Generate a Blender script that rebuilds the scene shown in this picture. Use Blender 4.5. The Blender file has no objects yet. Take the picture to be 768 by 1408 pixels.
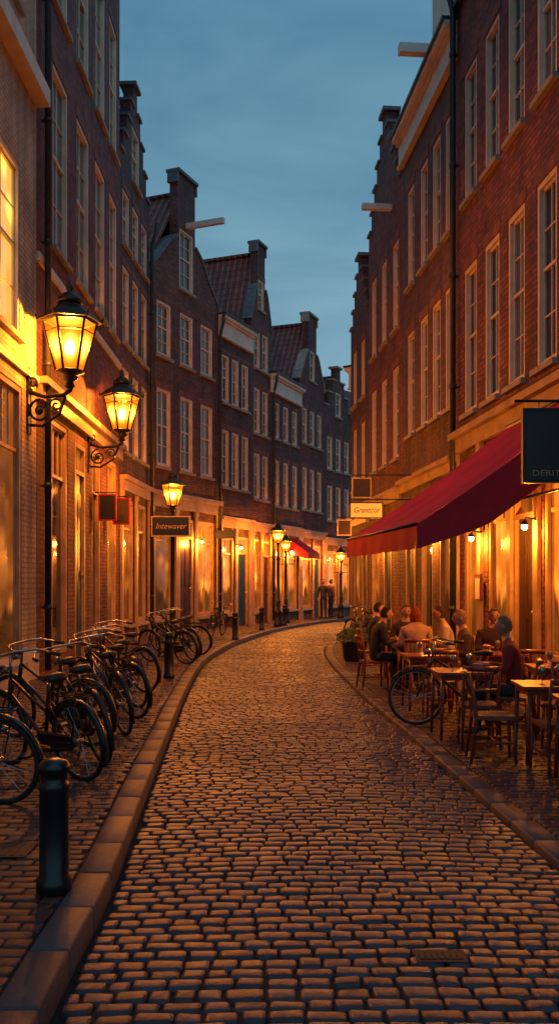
import bpy, math, random
import numpy as np
from mathutils import Vector, Matrix
R=random.Random(7)
scene=bpy.context.scene
col=scene.collection
# ------------------------------------------------------------ materials
def newmat(name):
    m=bpy.data.materials.new(name); m.use_nodes=True
    nt=m.node_tree; b=nt.nodes['Principled BSDF']
    return m,nt,b
def N(nt,t,**kw):
    n=nt.nodes.new(t)
    for k,v in kw.items():
        if k in n.inputs: n.inputs[k].default_value=v
        else: setattr(n,k,v)
    return n
def c4(c): return (c[0],c[1],c[2],1)
def ramp(nt,fac,stops):
    r=nt.nodes.new('ShaderNodeValToRGB'); e=r.color_ramp.elements
    while len(e)<len(stops): e.new(.5)
    for i,(p,c) in enumerate(stops):
        e[i].position=p; e[i].color=c4(c)
    nt.links.new(fac,r.inputs[0]); return r.outputs[0]
def math_(nt,op,a,b_=None,c=None):
    n=nt.nodes.new('ShaderNodeMath'); n.operation=op
    for i,x in enumerate((a,b_,c)):
        if x is None: continue
        if isinstance(x,(int,float)): n.inputs[i].default_value=x
        else: nt.links.new(x,n.inputs[i])
    return n.outputs[0]
def simple(name,color,rough=.6,metal=0,var=.25,scale=6,bump=.1,spec=.5):
    m,nt,b=newmat(name)
    tc=N(nt,'ShaderNodeTexCoord'); no=N(nt,'ShaderNodeTexNoise',Scale=scale,Detail=5.0)
    nt.links.new(tc.outputs['Object'],no.inputs['Vector'])
    lo=[x*(1-var) for x in color]; hi=[min(1,x*(1+var)) for x in color]
    nt.links.new(ramp(nt,no.outputs[0],[(.3,lo),(.7,hi)]),b.inputs['Base Color'])
    b.inputs['Roughness'].default_value=rough; b.inputs['Metallic'].default_value=metal
    b.inputs['Specular IOR Level'].default_value=spec
    if bump:
        n2=N(nt,'ShaderNodeTexNoise',Scale=scale*8,Detail=3.0)
        nt.links.new(tc.outputs['Object'],n2.inputs['Vector'])
        bp=N(nt,'ShaderNodeBump',Strength=bump,Distance=.01)
        nt.links.new(n2.outputs[0],bp.inputs['Height']); nt.links.new(bp.outputs[0],b.inputs['Normal'])
    return m
def brickmat(name,c1,c2,mortar,bw=.25,rh=.088,ms=.015):
    m,nt,b=newmat(name); L=nt.links.new
    tc=N(nt,'ShaderNodeTexCoord'); sp=N(nt,'ShaderNodeSeparateXYZ'); L(tc.outputs['Object'],sp.inputs[0])
    cb=N(nt,'ShaderNodeCombineXYZ'); L(math_(nt,'ADD',sp.outputs[0],sp.outputs[1]),cb.inputs[0]); L(sp.outputs[2],cb.inputs[1])
    br=N(nt,'ShaderNodeTexBrick',Scale=1.0); br.inputs['Brick Width'].default_value=bw; br.inputs['Row Height'].default_value=rh
    br.inputs['Mortar Size'].default_value=ms; br.inputs['Mortar Smooth'].default_value=.2; br.inputs['Bias'].default_value=-.1
    br.inputs['Color1'].default_value=c4(c1); br.inputs['Color2'].default_value=c4(c2); br.inputs['Mortar'].default_value=c4(mortar)
    L(cb.outputs[0],br.inputs['Vector'])
    no=N(nt,'ShaderNodeTexNoise',Scale=.9,Detail=7.0,Roughness=.7); L(tc.outputs['Object'],no.inputs['Vector'])
    mp=N(nt,'ShaderNodeMapping'); mp.inputs['Scale'].default_value=(2.5,2.5,.25); L(tc.outputs['Object'],mp.inputs[0])
    n3=N(nt,'ShaderNodeTexNoise',Scale=1.3,Detail=4.0); L(mp.outputs[0],n3.inputs['Vector'])
    rr=ramp(nt,math_(nt,'MULTIPLY',no.outputs[0],n3.outputs[0]),[(.1,(.4,.4,.43)),(.42,(1.3,1.25,1.2))])
    mx=N(nt,'ShaderNodeMix',data_type='RGBA',blend_type='MULTIPLY'); mx.inputs[0].default_value=1
    L(br.outputs['Color'],mx.inputs[6]); L(rr,mx.inputs[7]); L(mx.outputs[2],b.inputs['Base Color'])
    n4=N(nt,'ShaderNodeTexNoise',Scale=22.0,Detail=3.0); L(tc.outputs['Object'],n4.inputs['Vector'])
    h=math_(nt,'MULTIPLY_ADD',br.outputs['Fac'],-1.0,math_(nt,'MULTIPLY',n4.outputs[0],.8))
    bp=N(nt,'ShaderNodeBump',Strength=1.0,Distance=.02); L(h,bp.inputs['Height']); L(bp.outputs[0],b.inputs['Normal'])
    b.inputs['Roughness'].default_value=.8
    return m
M={}
M['brick_red']=brickmat('brick_red',(.36,.09,.08),(.13,.042,.044),(.10,.07,.07))
M['brick_maroon']=brickmat('brick_maroon',(.32,.08,.07),(.12,.04,.042),(.10,.07,.068))
M['brick_dark']=brickmat('brick_dark',(.19,.085,.08),(.085,.05,.052),(.08,.06,.06))
M['brick_brown']=brickmat('brick_brown',(.28,.10,.078),(.115,.052,.048),(.10,.078,.07))
M['brick_umber']=brickmat('brick_umber',(.22,.095,.075),(.10,.05,.045),(.12,.09,.08))
M['brick_painted']=brickmat('brick_painted',(.70,.56,.38),(.64,.51,.34),(.45,.36,.25))
M['lintel']=brickmat('soldier_course_brick',(.36,.12,.08),(.2,.075,.06),(.12,.09,.08),bw=.085,rh=.3,ms=.012)
M['cream']=simple('cream_paint',(.72,.60,.46),.5,var=.14,scale=3)
M['shop_cream']=simple('shop_cream_lamplit',(.42,.27,.14),.45,var=.25,scale=3)  # cream shop trim, its brownish orange lamplight put into the colour
M['stone']=simple('stone_trim',(.34,.29,.23),.8,var=.25)
M['bluestone']=simple('bluestone',(.12,.125,.14),.6,var=.3)
M['black']=simple('black_paint',(.012,.013,.014),.32,var=.3,bump=.05)
M['iron']=simple('cast_iron',(.02,.022,.022),.4,metal=.4)
M['zinc']=simple('zinc_pipe',(.05,.055,.06),.5,metal=.4)
M['rubber']=simple('tyre_rubber',(.012,.012,.012),.7,bump=.3)
M['chrome']=simple('worn_chrome',(.3,.3,.3),.3,metal=.9)
M['leather']=simple('saddle_leather',(.03,.018,.012),.5)
M['wood']=simple('table_wood',(.24,.05,.03),.3,var=.35,scale=9)
M['woodchair']=simple('chair_wood',(.2,.04,.025),.35,var=.3)
M['rattan']=simple('rattan_seat',(.2,.09,.04),.6,var=.35,scale=60,bump=.6)
M['doorgreen']=simple('door_dark_green',(.012,.03,.024),.3)
M['doorbrown']=simple('door_dark_brown',(.06,.02,.012),.35)
M['sash']=simple('sash_dark_paint',(.035,.045,.045),.35)
M['canvas']=simple('awning_canvas',(.42,.013,.045),.75,var=.18,scale=1.5,bump=.25,spec=.2)
M['canvas_dark']=simple('awning_trim',(.34,.011,.032),.8,var=.1,bump=.15)
M['signbrown']=simple('sign_brown',(.06,.03,.015),.5)
M['gold']=simple('gold_letters',(.65,.42,.16),.45,var=.1)
M['white']=simple('white_paint',(.72,.68,.6),.5,var=.1)
M['ground']=simple('ground_dark',(.05,.045,.045),.9)
M['mortar']=simple('sand_joint',(.012,.010,.010),.9,scale=20)
M['leaf']=simple('leaf_green',(.05,.09,.03),.5,var=.5,scale=25)
def glass(name,base,rough=.06,curtain=None):
    m,nt,b=newmat(name); L=nt.links.new
    tc=N(nt,'ShaderNodeTexCoord'); no=N(nt,'ShaderNodeTexNoise',Scale=1.2,Detail=2.0); L(tc.outputs['Object'],no.inputs['Vector'])
    if curtain:
        w=N(nt,'ShaderNodeTexWave',Scale=9.0,Distortion=1.5); L(tc.outputs['Object'],w.inputs['Vector'])
        L(ramp(nt,w.outputs[0],[(.0,[x*.55 for x in curtain]),(1,curtain)]),b.inputs['Base Color'])
    else:
        L(ramp(nt,no.outputs[0],[(.35,[x*.5 for x in base]),(.7,base)]),b.inputs['Base Color'])
    b.inputs['Roughness'].default_value=rough; b.inputs['Specular IOR Level'].default_value=1.0
    bp=N(nt,'ShaderNodeBump',Strength=.12,Distance=.02); L(no.outputs[0],bp.inputs['Height']); L(bp.outputs[0],b.inputs['Normal'])
    return m
M['glass_dark']=glass('glass_dark',(.02,.024,.028))
M['glass_curtain']=glass('glass_curtain',(.1,.1,.1),.12,(.12,.105,.09))
def litglass(name,st,c_lo,c_mid,c_hi,furn=1.8):
    m,nt,b=newmat(name); L=nt.links.new
    tc=N(nt,'ShaderNodeTexCoord'); gi=N(nt,'ShaderNodeObjectInfo'); sp=N(nt,'ShaderNodeSeparateXYZ'); L(tc.outputs['Object'],sp.inputs[0])
    xr=math_(nt,'MULTIPLY_ADD',gi.outputs['Random'],37.0,sp.outputs[0])
    cv=N(nt,'ShaderNodeCombineXYZ'); L(xr,cv.inputs[0]); L(sp.outputs[2],cv.inputs[2])
    cx=N(nt,'ShaderNodeCombineXYZ'); L(xr,cx.inputs[0])
    n1=N(nt,'ShaderNodeTexNoise',Scale=1.1,Detail=3.0,Distortion=.3); L(cv.outputs[0],n1.inputs['Vector'])
    nx=N(nt,'ShaderNodeTexNoise',Scale=3.5,Detail=4.0); L(cx.outputs[0],nx.inputs['Vector'])
    thr=math_(nt,'MULTIPLY',nx.outputs[0],furn)
    f=N(nt,'ShaderNodeMapRange',interpolation_type='SMOOTHSTEP'); L(sp.outputs[2],f.inputs['Value'])
    L(math_(nt,'SUBTRACT',thr,.12),f.inputs['From Min']); L(math_(nt,'ADD',thr,.12),f.inputs['From Max'])
    f.inputs['To Min'].default_value=.18; f.inputs['To Max'].default_value=1.0
    vo=N(nt,'ShaderNodeTexVoronoi',Scale=1.25); L(cv.outputs[0],vo.inputs['Vector'])
    sm=N(nt,'ShaderNodeMapRange',interpolation_type='SMOOTHSTEP'); L(vo.outputs['Distance'],sm.inputs['Value'])
    for k_,v_ in (('From Min',.03),('From Max',.42),('To Min',2.2),('To Max',.0)): sm.inputs[k_].default_value=v_
    L(ramp(nt,n1.outputs[0],[(.3,c_lo),(.5,c_mid),(.72,c_hi)]),b.inputs['Emission Color'])
    tot=math_(nt,'MULTIPLY',f.outputs[0],math_(nt,'MULTIPLY_ADD',sm.outputs[0],st,st)); L(tot,b.inputs['Emission Strength'])
    b.inputs['Base Color'].default_value=(.02,.015,.01,1); b.inputs['Roughness'].default_value=.08
    return m
M['lit']=litglass('lit_shop_glass',1.15,(.45,.09,.006),(.8,.19,.016),(1,.34,.04))
M['lit_dim']=litglass('lit_dim_glass',.42,(.3,.06,.006),(.6,.15,.015),(1,.28,.035))
M['lit_upper']=litglass('lit_upper_glass',1.1,(.9,.33,.04),(1,.4,.05),(1,.5,.08),.2)
def emit(name,c,s):
    m,nt,b=newmat(name); b.inputs['Emission Color'].default_value=c4(c); b.inputs['Emission Strength'].default_value=s
    b.inputs['Base Color'].default_value=c4(c); return m
M['bulb']=emit('glowing_bulb',(1,.66,.2),40)
def lampglass():
    m=bpy.data.materials.new('lantern_glass'); m.use_nodes=True; nt=m.node_tree; nt.nodes.clear(); L=nt.links.new
    o=N(nt,'ShaderNodeOutputMaterial'); t=N(nt,'ShaderNodeBsdfTransparent'); e=N(nt,'ShaderNodeEmission')
    t.inputs[0].default_value=(1,.85,.6,1)
    at=N(nt,'ShaderNodeAttribute',attribute_name='bulb_glow')  # per-vertex bulb glow painted onto the panes
    L(ramp(nt,at.outputs['Fac'],[(.0,(.8,.12,.003)),(.45,(1,.25,.01)),(1,(1,.5,.07))]),e.inputs[0])
    L(math_(nt,'MULTIPLY_ADD',math_(nt,'POWER',at.outputs['Fac'],2.0),10.0,1.8),e.inputs[1])
    mx=N(nt,'ShaderNodeMixShader'); mx.inputs[0].default_value=.5
    L(t.outputs[0],mx.inputs[1]); L(e.outputs[0],mx.inputs[2]); L(mx.outputs[0],o.inputs[0])
    return m
M['lampglass']=lampglass()
M['signlit']=emit('lit_sign_face',(1,.38,.05),.8)
def tilemat(name,axis,c1,c2):
    m,nt,b=newmat(name); L=nt.links.new
    tc=N(nt,'ShaderNodeTexCoord'); sp=N(nt,'ShaderNodeSeparateXYZ'); L(tc.outputs['Object'],sp.inputs[0])
    sn=math_(nt,'SINE',math_(nt,'MULTIPLY',sp.outputs[axis],2*math.pi/.26))
    fr=math_(nt,'FRACT',math_(nt,'MULTIPLY',sp.outputs[2],1/.27))
    bp=N(nt,'ShaderNodeBump',Strength=1.0,Distance=.05); L(math_(nt,'MULTIPLY_ADD',fr,-1.2,sn),bp.inputs['Height']); L(bp.outputs[0],b.inputs['Normal'])
    no=N(nt,'ShaderNodeTexNoise',Scale=3.0,Detail=6.0); L(tc.outputs['Object'],no.inputs['Vector'])
    out=ramp(nt,no.outputs[0],[(.3,c1),(.7,c2)])
    for q in (ramp(nt,fr,[(.0,(1,1,1)),(.75,(.9,.9,.9)),(1,(.3,.3,.3))]),ramp(nt,sn,[(.0,(.45,.45,.45)),(.6,(1,1,1))])):
        mx=N(nt,'ShaderNodeMix',data_type='RGBA',blend_type='MULTIPLY'); mx.inputs[0].default_value=1
        L(out,mx.inputs[6]); L(q,mx.inputs[7]); out=mx.outputs[2]
    L(out,b.inputs['Base Color']); b.inputs['Roughness'].default_value=.6
    return m
M['tile_y']=tilemat('red_pantiles_gable',1,(.28,.06,.045),(.55,.13,.09))
M['tile_x']=tilemat('red_pantiles_eave',0,(.2,.05,.04),(.36,.10,.07))
M['tile_dark']=tilemat('dark_pantiles',1,(.12,.07,.065),(.2,.10,.09))
def settmat(name,c1,c2,c3,rlo,rhi,spec=.5):
    m,nt,b=newmat(name); L=nt.links.new
    at=N(nt,'ShaderNodeAttribute',attribute_name='tint')
    tc=N(nt,'ShaderNodeTexCoord'); no=N(nt,'ShaderNodeTexNoise',Scale=18.0,Detail=7.0,Roughness=.75); L(tc.outputs['Object'],no.inputs['Vector'])
    big=N(nt,'ShaderNodeTexNoise',Scale=.7,Detail=3.0); L(tc.outputs['Object'],big.inputs['Vector'])
    a=math_(nt,'MULTIPLY_ADD',no.outputs[0],.45,math_(nt,'MULTIPLY',at.outputs['Fac'],.5))
    L(ramp(nt,a,[(.1,c1),(.45,c2),(.85,c3)]),b.inputs['Base Color'])
    rr=N(nt,'ShaderNodeMapRange'); rr.inputs['From Min'].default_value=.6; rr.inputs['From Max'].default_value=1.3
    rr.inputs['To Min'].default_value=rlo; rr.inputs['To Max'].default_value=rhi
    L(math_(nt,'ADD',big.outputs[0],no.outputs[0]),rr.inputs[0]); L(rr.outputs[0],b.inputs['Roughness'])
    b.inputs['Specular IOR Level'].default_value=spec
    bp=N(nt,'ShaderNodeBump',Strength=.8,Distance=.008); L(no.outputs[0],bp.inputs['Height']); L(bp.outputs[0],b.inputs['Normal'])
    return m
M['sett']=settmat('granite_setts',(.022,.016,.023),(.040,.029,.040),(.075,.052,.068),.28,.55,.5)
M['paver']=settmat('clay_pavers',(.035,.016,.017),(.058,.027,.027),(.085,.04,.038),.45,.7,.4)
M['kerb']=settmat('kerb_granite',(.05,.037,.042),(.075,.056,.060),(.10,.076,.08),.45,.7,.4)
# ------------------------------------------------------------ mesh builder
class MB:
    def __init__(s): s.v=[];s.f=[];s.m=[];s.s=[]
    def face(s,pts,mi=0,sm=False):
        i=len(s.v); s.v+= [tuple(p) for p in pts]; s.f.append(tuple(range(i,i+len(pts)))); s.m.append(mi); s.s.append(sm)
    def box(s,x0,x1,y0,y1,z0,z1,mi=0):
        i=len(s.v)
        s.v+=[(x0,y0,z0),(x1,y0,z0),(x1,y1,z0),(x0,y1,z0),(x0,y0,z1),(x1,y0,z1),(x1,y1,z1),(x0,y1,z1)]
        for f in [(0,3,2,1),(4,5,6,7),(0,1,5,4),(1,2,6,5),(2,3,7,6),(3,0,4,7)]:
            s.f.append(tuple(i+k for k in f)); s.m.append(mi); s.s.append(False)
    def tube(s,pts,r,n=8,mi=0,closed=False,sm=True,flat=1.0):
        pts=[Vector(p) for p in pts]; k=len(pts)
        if not isinstance(r,(list,tuple)): r=[r]*k
        i0=len(s.v); up=None
        for j,p in enumerate(pts):
            if closed: t=pts[(j+1)%k]-pts[j-1]
            else: t=pts[min(j+1,k-1)]-pts[max(j-1,0)]
            if t.length<1e-9: t=Vector((0,0,1))
            t.normalize()
            if up is None:
                up=Vector((0,0,1)) if abs(t.z)<.9 else Vector((0,1,0))
            a=(up-t*up.dot(t))
            if a.length<1e-4: a=t.orthogonal()
            a.normalize(); b=t.cross(a); up=a
            for q in range(n):
                w=2*math.pi*q/n
                s.v.append(tuple(p+a*math.cos(w)*r[j]*flat+b*math.sin(w)*r[j]))
        for j in range(k if closed else k-1):
            a0=i0+j*n; b0=i0+((j+1)%k)*n
            for q in range(n):
                s.f.append((a0+q,a0+(q+1)%n,b0+(q+1)%n,b0+q)); s.m.append(mi); s.s.append(sm)
        if not closed:
            s.f.append(tuple(i0+q for q in reversed(range(n)))); s.m.append(mi); s.s.append(False)
            s.f.append(tuple(i0+(k-1)*n+q for q in range(n))); s.m.append(mi); s.s.append(False)
    def lathe(s,prof,n=16,c=(0,0,0),mi=0,sm=True,rot=0):
        i0=len(s.v)
        for (r,z) in prof:
            for q in range(n):
                w=2*math.pi*q/n+rot
                s.v.append((c[0]+r*math.cos(w),c[1]+r*math.sin(w),c[2]+z))
        for j in range(len(prof)-1):
            for q in range(n):
                a=i0+j*n
                s.f.append((a+q,a+(q+1)%n,a+n+(q+1)%n,a+n+q)); s.m.append(mi); s.s.append(sm)
        s.f.append(tuple(i0+q for q in reversed(range(n)))); s.m.append(mi); s.s.append(False)
        a=i0+(len(prof)-1)*n
        s.f.append(tuple(a+q for q in range(n))); s.m.append(mi); s.s.append(False)
    def ell(s,c,rx,ry,rz,n=12,k=8,mi=0):
        i0=len(s.v)
        for j in range(k+1):
            th=math.pi*j/k
            for q in range(n):
                w=2*math.pi*q/n
                s.v.append((c[0]+rx*math.sin(th)*math.cos(w),c[1]+ry*math.sin(th)*math.sin(w),c[2]-rz*math.cos(th)))
        for j in range(k):
            for q in range(n):
                a=i0+j*n
                s.f.append((a+q,a+(q+1)%n,a+n+(q+1)%n,a+n+q)); s.m.append(mi); s.s.append(True)
    def mesh(s,name,mats):
        me=bpy.data.meshes.new(name); me.from_pydata(s.v,[],s.f)
        for m in mats: me.materials.append(M[m] if isinstance(m,str) else m)
        me.polygons.foreach_set('material_index',s.m); me.polygons.foreach_set('use_smooth',s.s); me.update()
        return me
def obj(name,me,parent=None,loc=(0,0,0),rot=(0,0,0),**props):
    o=bpy.data.objects.new(name,me); col.objects.link(o); o.location=loc; o.rotation_euler=rot
    if parent: o.parent=parent
    for k,v in props.items(): o[k]=v
    return o
def part(name,mb,mats,parent,loc=(0,0,0),rot=(0,0,0),**p):
    return obj(name,mb.mesh(name,mats),parent,loc,rot,**p)
def copy_tree(o,parent=None):
    c=o.copy(); col.objects.link(c)
    if parent: c.parent=parent
    for ch in list(o.children): copy_tree(ch,c)
    return c
def text_mesh(s,size,depth=.008,font_shear=0):
    cu=bpy.data.curves.new('lettering','FONT'); cu.body=s; cu.size=size; cu.extrude=depth; cu.align_x='CENTER'; cu.align_y='CENTER'; cu.shear=font_shear
    o=bpy.data.objects.new('tmp',cu); col.objects.link(o); bpy.context.view_layer.update()
    me=bpy.data.meshes.new_from_object(o.evaluated_get(bpy.context.evaluated_depsgraph_get()))
    bpy.data.objects.remove(o); me.name='lettering'; me.materials.clear(); return me
def lettering(s,size,mat,parent,loc,rotz=0,width=None,shear=0):
    me=text_mesh(s,size,font_shear=shear); me.materials.append(M[mat])
    o=obj('lettering',me,parent,loc,(math.pi/2,0,rotz))
    if width:
        xs=[v.co.x for v in me.vertices]; w=max(xs)-min(xs)
        for v in me.vertices: v.co.x*=width/w
    return o
# ------------------------------------------------------------ road curves
LP=[(-.8,-4),(-.85,1),(-.94,3.7),(-.97,5.3),(-1.1,7.5),(-1.28,10.7),(-1.5,15),(-1.62,19),(-1.5,22.7),(-1.12,26.7),(-.1,32.6),(1.7,38.8),(4.4,44.5),(9,52),(16,62)]
RP=[(2.05,-4),(1.95,1),(1.85,3.7),(1.77,5.3),(1.66,7.5),(1.5,10.7),(1.27,15.2),(1.13,19.6),(1.16,23),(1.5,26.6),(2.6,31.4),(4.3,36.6),(6.7,41.5),(11,48.5),(18,58.5)]
def catmull(P,k=24):
    P=[Vector((a[0],a[1],0)) for a in P]; out=[]
    for i in range(len(P)-1):
        p0=P[max(i-1,0)];p1=P[i];p2=P[i+1];p3=P[min(i+2,len(P)-1)]
        for j in range(k):
            t=j/k
            out.append(.5*((2*p1)+(p2-p0)*t+(2*p0-5*p1+4*p2-p3)*t*t+(3*p1-p0-3*p2+p3)*t**3))
    out.append(P[-1]); return out
LC=catmull(LP); RC=catmull(RP)
MC=[(a+b)/2 for a,b in zip(LC,RC)]
arc=[0]
for i in range(1,len(MC)): arc.append(arc[-1]+(MC[i]-MC[i-1]).length)
arc=np.array(arc); LA=np.array([(p.x,p.y) for p in LC]); RA=np.array([(p.x,p.y) for p in RC])
def LR(s):
    return (Vector((np.interp(s,arc,LA[:,0]),np.interp(s,arc,LA[:,1]),0)),Vector((np.interp(s,arc,RA[:,0]),np.interp(s,arc,RA[:,1]),0)))
def stones_mesh(name,st,mat,z0,gap=.006,thick=.02,dome=.004,k=.8,rnd=.016):
    S=np.array(st); n=len(S)
    base=np.array([(-1,-k),(-k,-1),(k,-1),(1,-k),(1,k),(k,1),(-k,1),(-1,k)])*.5
    V=np.zeros((n,24,3))
    for ri,(sh,z) in enumerate([(0,-thick),(.003,-dome*1.2),(rnd,0)]):
        w=(S[:,3]-gap-2*sh)[:,None]; d=(S[:,4]-gap-2*sh)[:,None]
        x=base[None,:,0]*w; y=base[None,:,1]*d
        V[:,ri*8:(ri+1)*8,0]=x; V[:,ri*8:(ri+1)*8,1]=y
        V[:,ri*8:(ri+1)*8,2]=z0+z+S[:,5][:,None]+ (x*S[:,6][:,None] + y*(S[:,7][:,None]-.5)*.06 if ri else 0)
    ca=np.cos(S[:,2])[:,None]; sa=np.sin(S[:,2])[:,None]
    X=V[:,:,0]*ca-V[:,:,1]*sa+S[:,0][:,None]; Y=V[:,:,0]*sa+V[:,:,1]*ca+S[:,1][:,None]
    V[:,:,0]=X; V[:,:,1]=Y
    if k<.9: V[:,:,:2]+=np.random.RandomState(3).uniform(-.0045,.0045,(n,8,2))[:,[0,1,2,3,4,5,6,7]*3,:]
    tf=[]
    for r in range(2):
        for q in range(8):
            a=r*8; tf.append((a+q,a+(q+1)%8,a+8+(q+1)%8,a+8+q))
    tf.append(tuple(range(16,24)))
    F=[tuple(i*24+k_ for k_ in f) for i in range(n) for f in tf]
    me=bpy.data.meshes.new(name); me.from_pydata(V.reshape(-1,3).tolist(),[],F)
    me.materials.append(M[mat]); at=me.attributes.new('tint','FLOAT','POINT')
    at.data.foreach_set('value',np.repeat(S[:,7],24)); 
    me.polygons.foreach_set('use_smooth',[True]*len(F)); me.update()
    return me
def strip_mesh(name,A,B,z,mat):
    mb=MB()
    for i in range(len(A)-1):
        mb.face([(A[i][0],A[i][1],z),(B[i][0],B[i][1],z),(B[i+1][0],B[i+1][1],z),(A[i+1][0],A[i+1][1],z)])
    return mb.mesh(name,[mat])
mb=MB(); mb.face([(-400,-400,-.08),(400,-400,-.08),(400,400,-.08),(-400,400,-.08)])
obj('ground',mb.mesh('ground',['ground']),kind='structure')
st=[]; s=0.0; row=0
while s<arc[-1]-9:
    d=.106+R.uniform(-.010,.010)
    l,r=LR(s); v=r-l; W=v.length; ang=math.atan2(v.y,v.x); dirv=v/W
    x=.02-(.08 if row%2 else 0)+R.uniform(-.02,.02); wob=R.uniform(-.01,.01)
    while x<W-.03:
        w=.142+R.uniform(-.038,.045)
        x0=max(x,.015); x1=min(x+w,W-.015)
        if x1-x0>.05:
            c=l+dirv*(x0+x1)/2
            u=((x0+x1)/2/W-.5)*2
            st.append((c.x,c.y,ang+R.uniform(-.04,.04)+wob,x1-x0,d,R.uniform(-.006,.004)+.03*(1-u*u)+.010*math.sin(s*.7+u*2)*math.sin(s*.31),R.uniform(-.035,.035)-u*.02,R.random()))
        x+=w
    s+=d; row+=1
obj('road',stones_mesh('road',st,'sett',0.0,gap=.010,thick=.05,dome=.005),kind='structure')
mb=MB()
for i in range(len(LC)-1):
    for a,b_,za,zb in ((0,.25,-.024,-.002),(.25,.5,-.002,.005),(.5,.75,.005,-.002),(.75,1,-.002,-.024)):
        P=[LC[i].lerp(RC[i],a),LC[i].lerp(RC[i],b_),LC[i+1].lerp(RC[i+1],b_),LC[i+1].lerp(RC[i+1],a)]
        mb.face([(P[0].x,P[0].y,za),(P[1].x,P[1].y,zb),(P[2].x,P[2].y,zb),(P[3].x,P[3].y,za)])
obj('road_bed',mb.mesh('road_bed',['mortar']),kind='structure')
def offset(C,d):
    out=[]
    for i,p in enumerate(C):
        t=C[min(i+1,len(C)-1)]-C[max(i-1,0)]; t.normalize(); out.append(p+Vector((-t.y,t.x,0))*d)
    return out
KW=.2
Lk=offset(LC,KW); Rk=offset(RC,-KW)
def kerb(name,C,side,zt,blk,width,mat):
    C2=[Vector(p) for p in C]; a=[0]
    for i in range(1,len(C2)): a.append(a[-1]+(C2[i]-C2[i-1]).length)
    A=np.array([(p.x,p.y) for p in C2]); st=[]; s=0
    while s<a[-1]-blk:
        L=blk*R.uniform(.85,1.15); m=s+L/2
        p=np.array([np.interp(m,a,A[:,0]),np.interp(m,a,A[:,1])]); q0=np.array([np.interp(s,a,A[:,0]),np.interp(s,a,A[:,1])]); q1=np.array([np.interp(s+L,a,A[:,0]),np.interp(s+L,a,A[:,1])])
        t=(q1-q0)/np.linalg.norm(q1-q0); n=np.array([-t[1],t[0]])*side
        c=p+n*width/2
        st.append((c[0],c[1],math.atan2(t[1],t[0]),L+.004,width,R.uniform(-.004,.004),R.uniform(-.004,.004),.2+.6*R.random()))
        s+=L
    obj(name,stones_mesh(name,st,mat,zt,gap=.008,thick=.2,dome=.01,k=.975,rnd=.012),kind='structure')
kerb('kerb_left',LC,1,.12,.6,KW,'kerb'); kerb('kerb_right',RC,-1,.035,.5,KW,'kerb')
obj('pavement_left',strip_mesh('pavement_left',[(-30,p.y) for p in Lk],[(p.x+.01,p.y) for p in Lk],.095,'mortar'),kind='structure')
obj('pavement_right',strip_mesh('pavement_right',[(p.x-.01,p.y) for p in Rk],[(40,p.y) for p in Rk],.012,'mortar'),kind='structure')
def pavers(name,xa,xb,y0,y1,z):
    st=[]; y=y0; row=0
    while y<y1:
        d=.102
        a=xa(y); b=xb(y); x=a-(.1 if row%2 else 0)
        while x<b:
            w=.205+R.uniform(-.008,.008); x0=max(x,a); x1=min(x+w,b)
            if x1-x0>.05: st.append(((x0+x1)/2,y,R.uniform(-.02,.02),x1-x0,d,R.uniform(-.004,.004)+.006*math.sin(y*1.3+x),R.uniform(-.025,.025),R.random()))
            x+=w
        y+=d; row+=1
    obj(name,stones_mesh(name,st,'paver',z,gap=.008,thick=.02,dome=.003,k=.91,rnd=.008),kind='structure')
LkA=np.array([(p.x,p.y) for p in Lk]); RkA=np.array([(p.x,p.y) for p in Rk])
pavers('pavement_left_pavers',lambda y:-4.45,lambda y:float(np.interp(y,LkA[:,1],LkA[:,0]))-.005,1.5,40,.115)
pavers('pavement_right_pavers',lambda y:float(np.interp(y,RkA[:,1],RkA[:,0]))+.005,lambda y:5.13-.087*y+.2 if y<30 else 7,1.5,36,.034)
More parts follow.
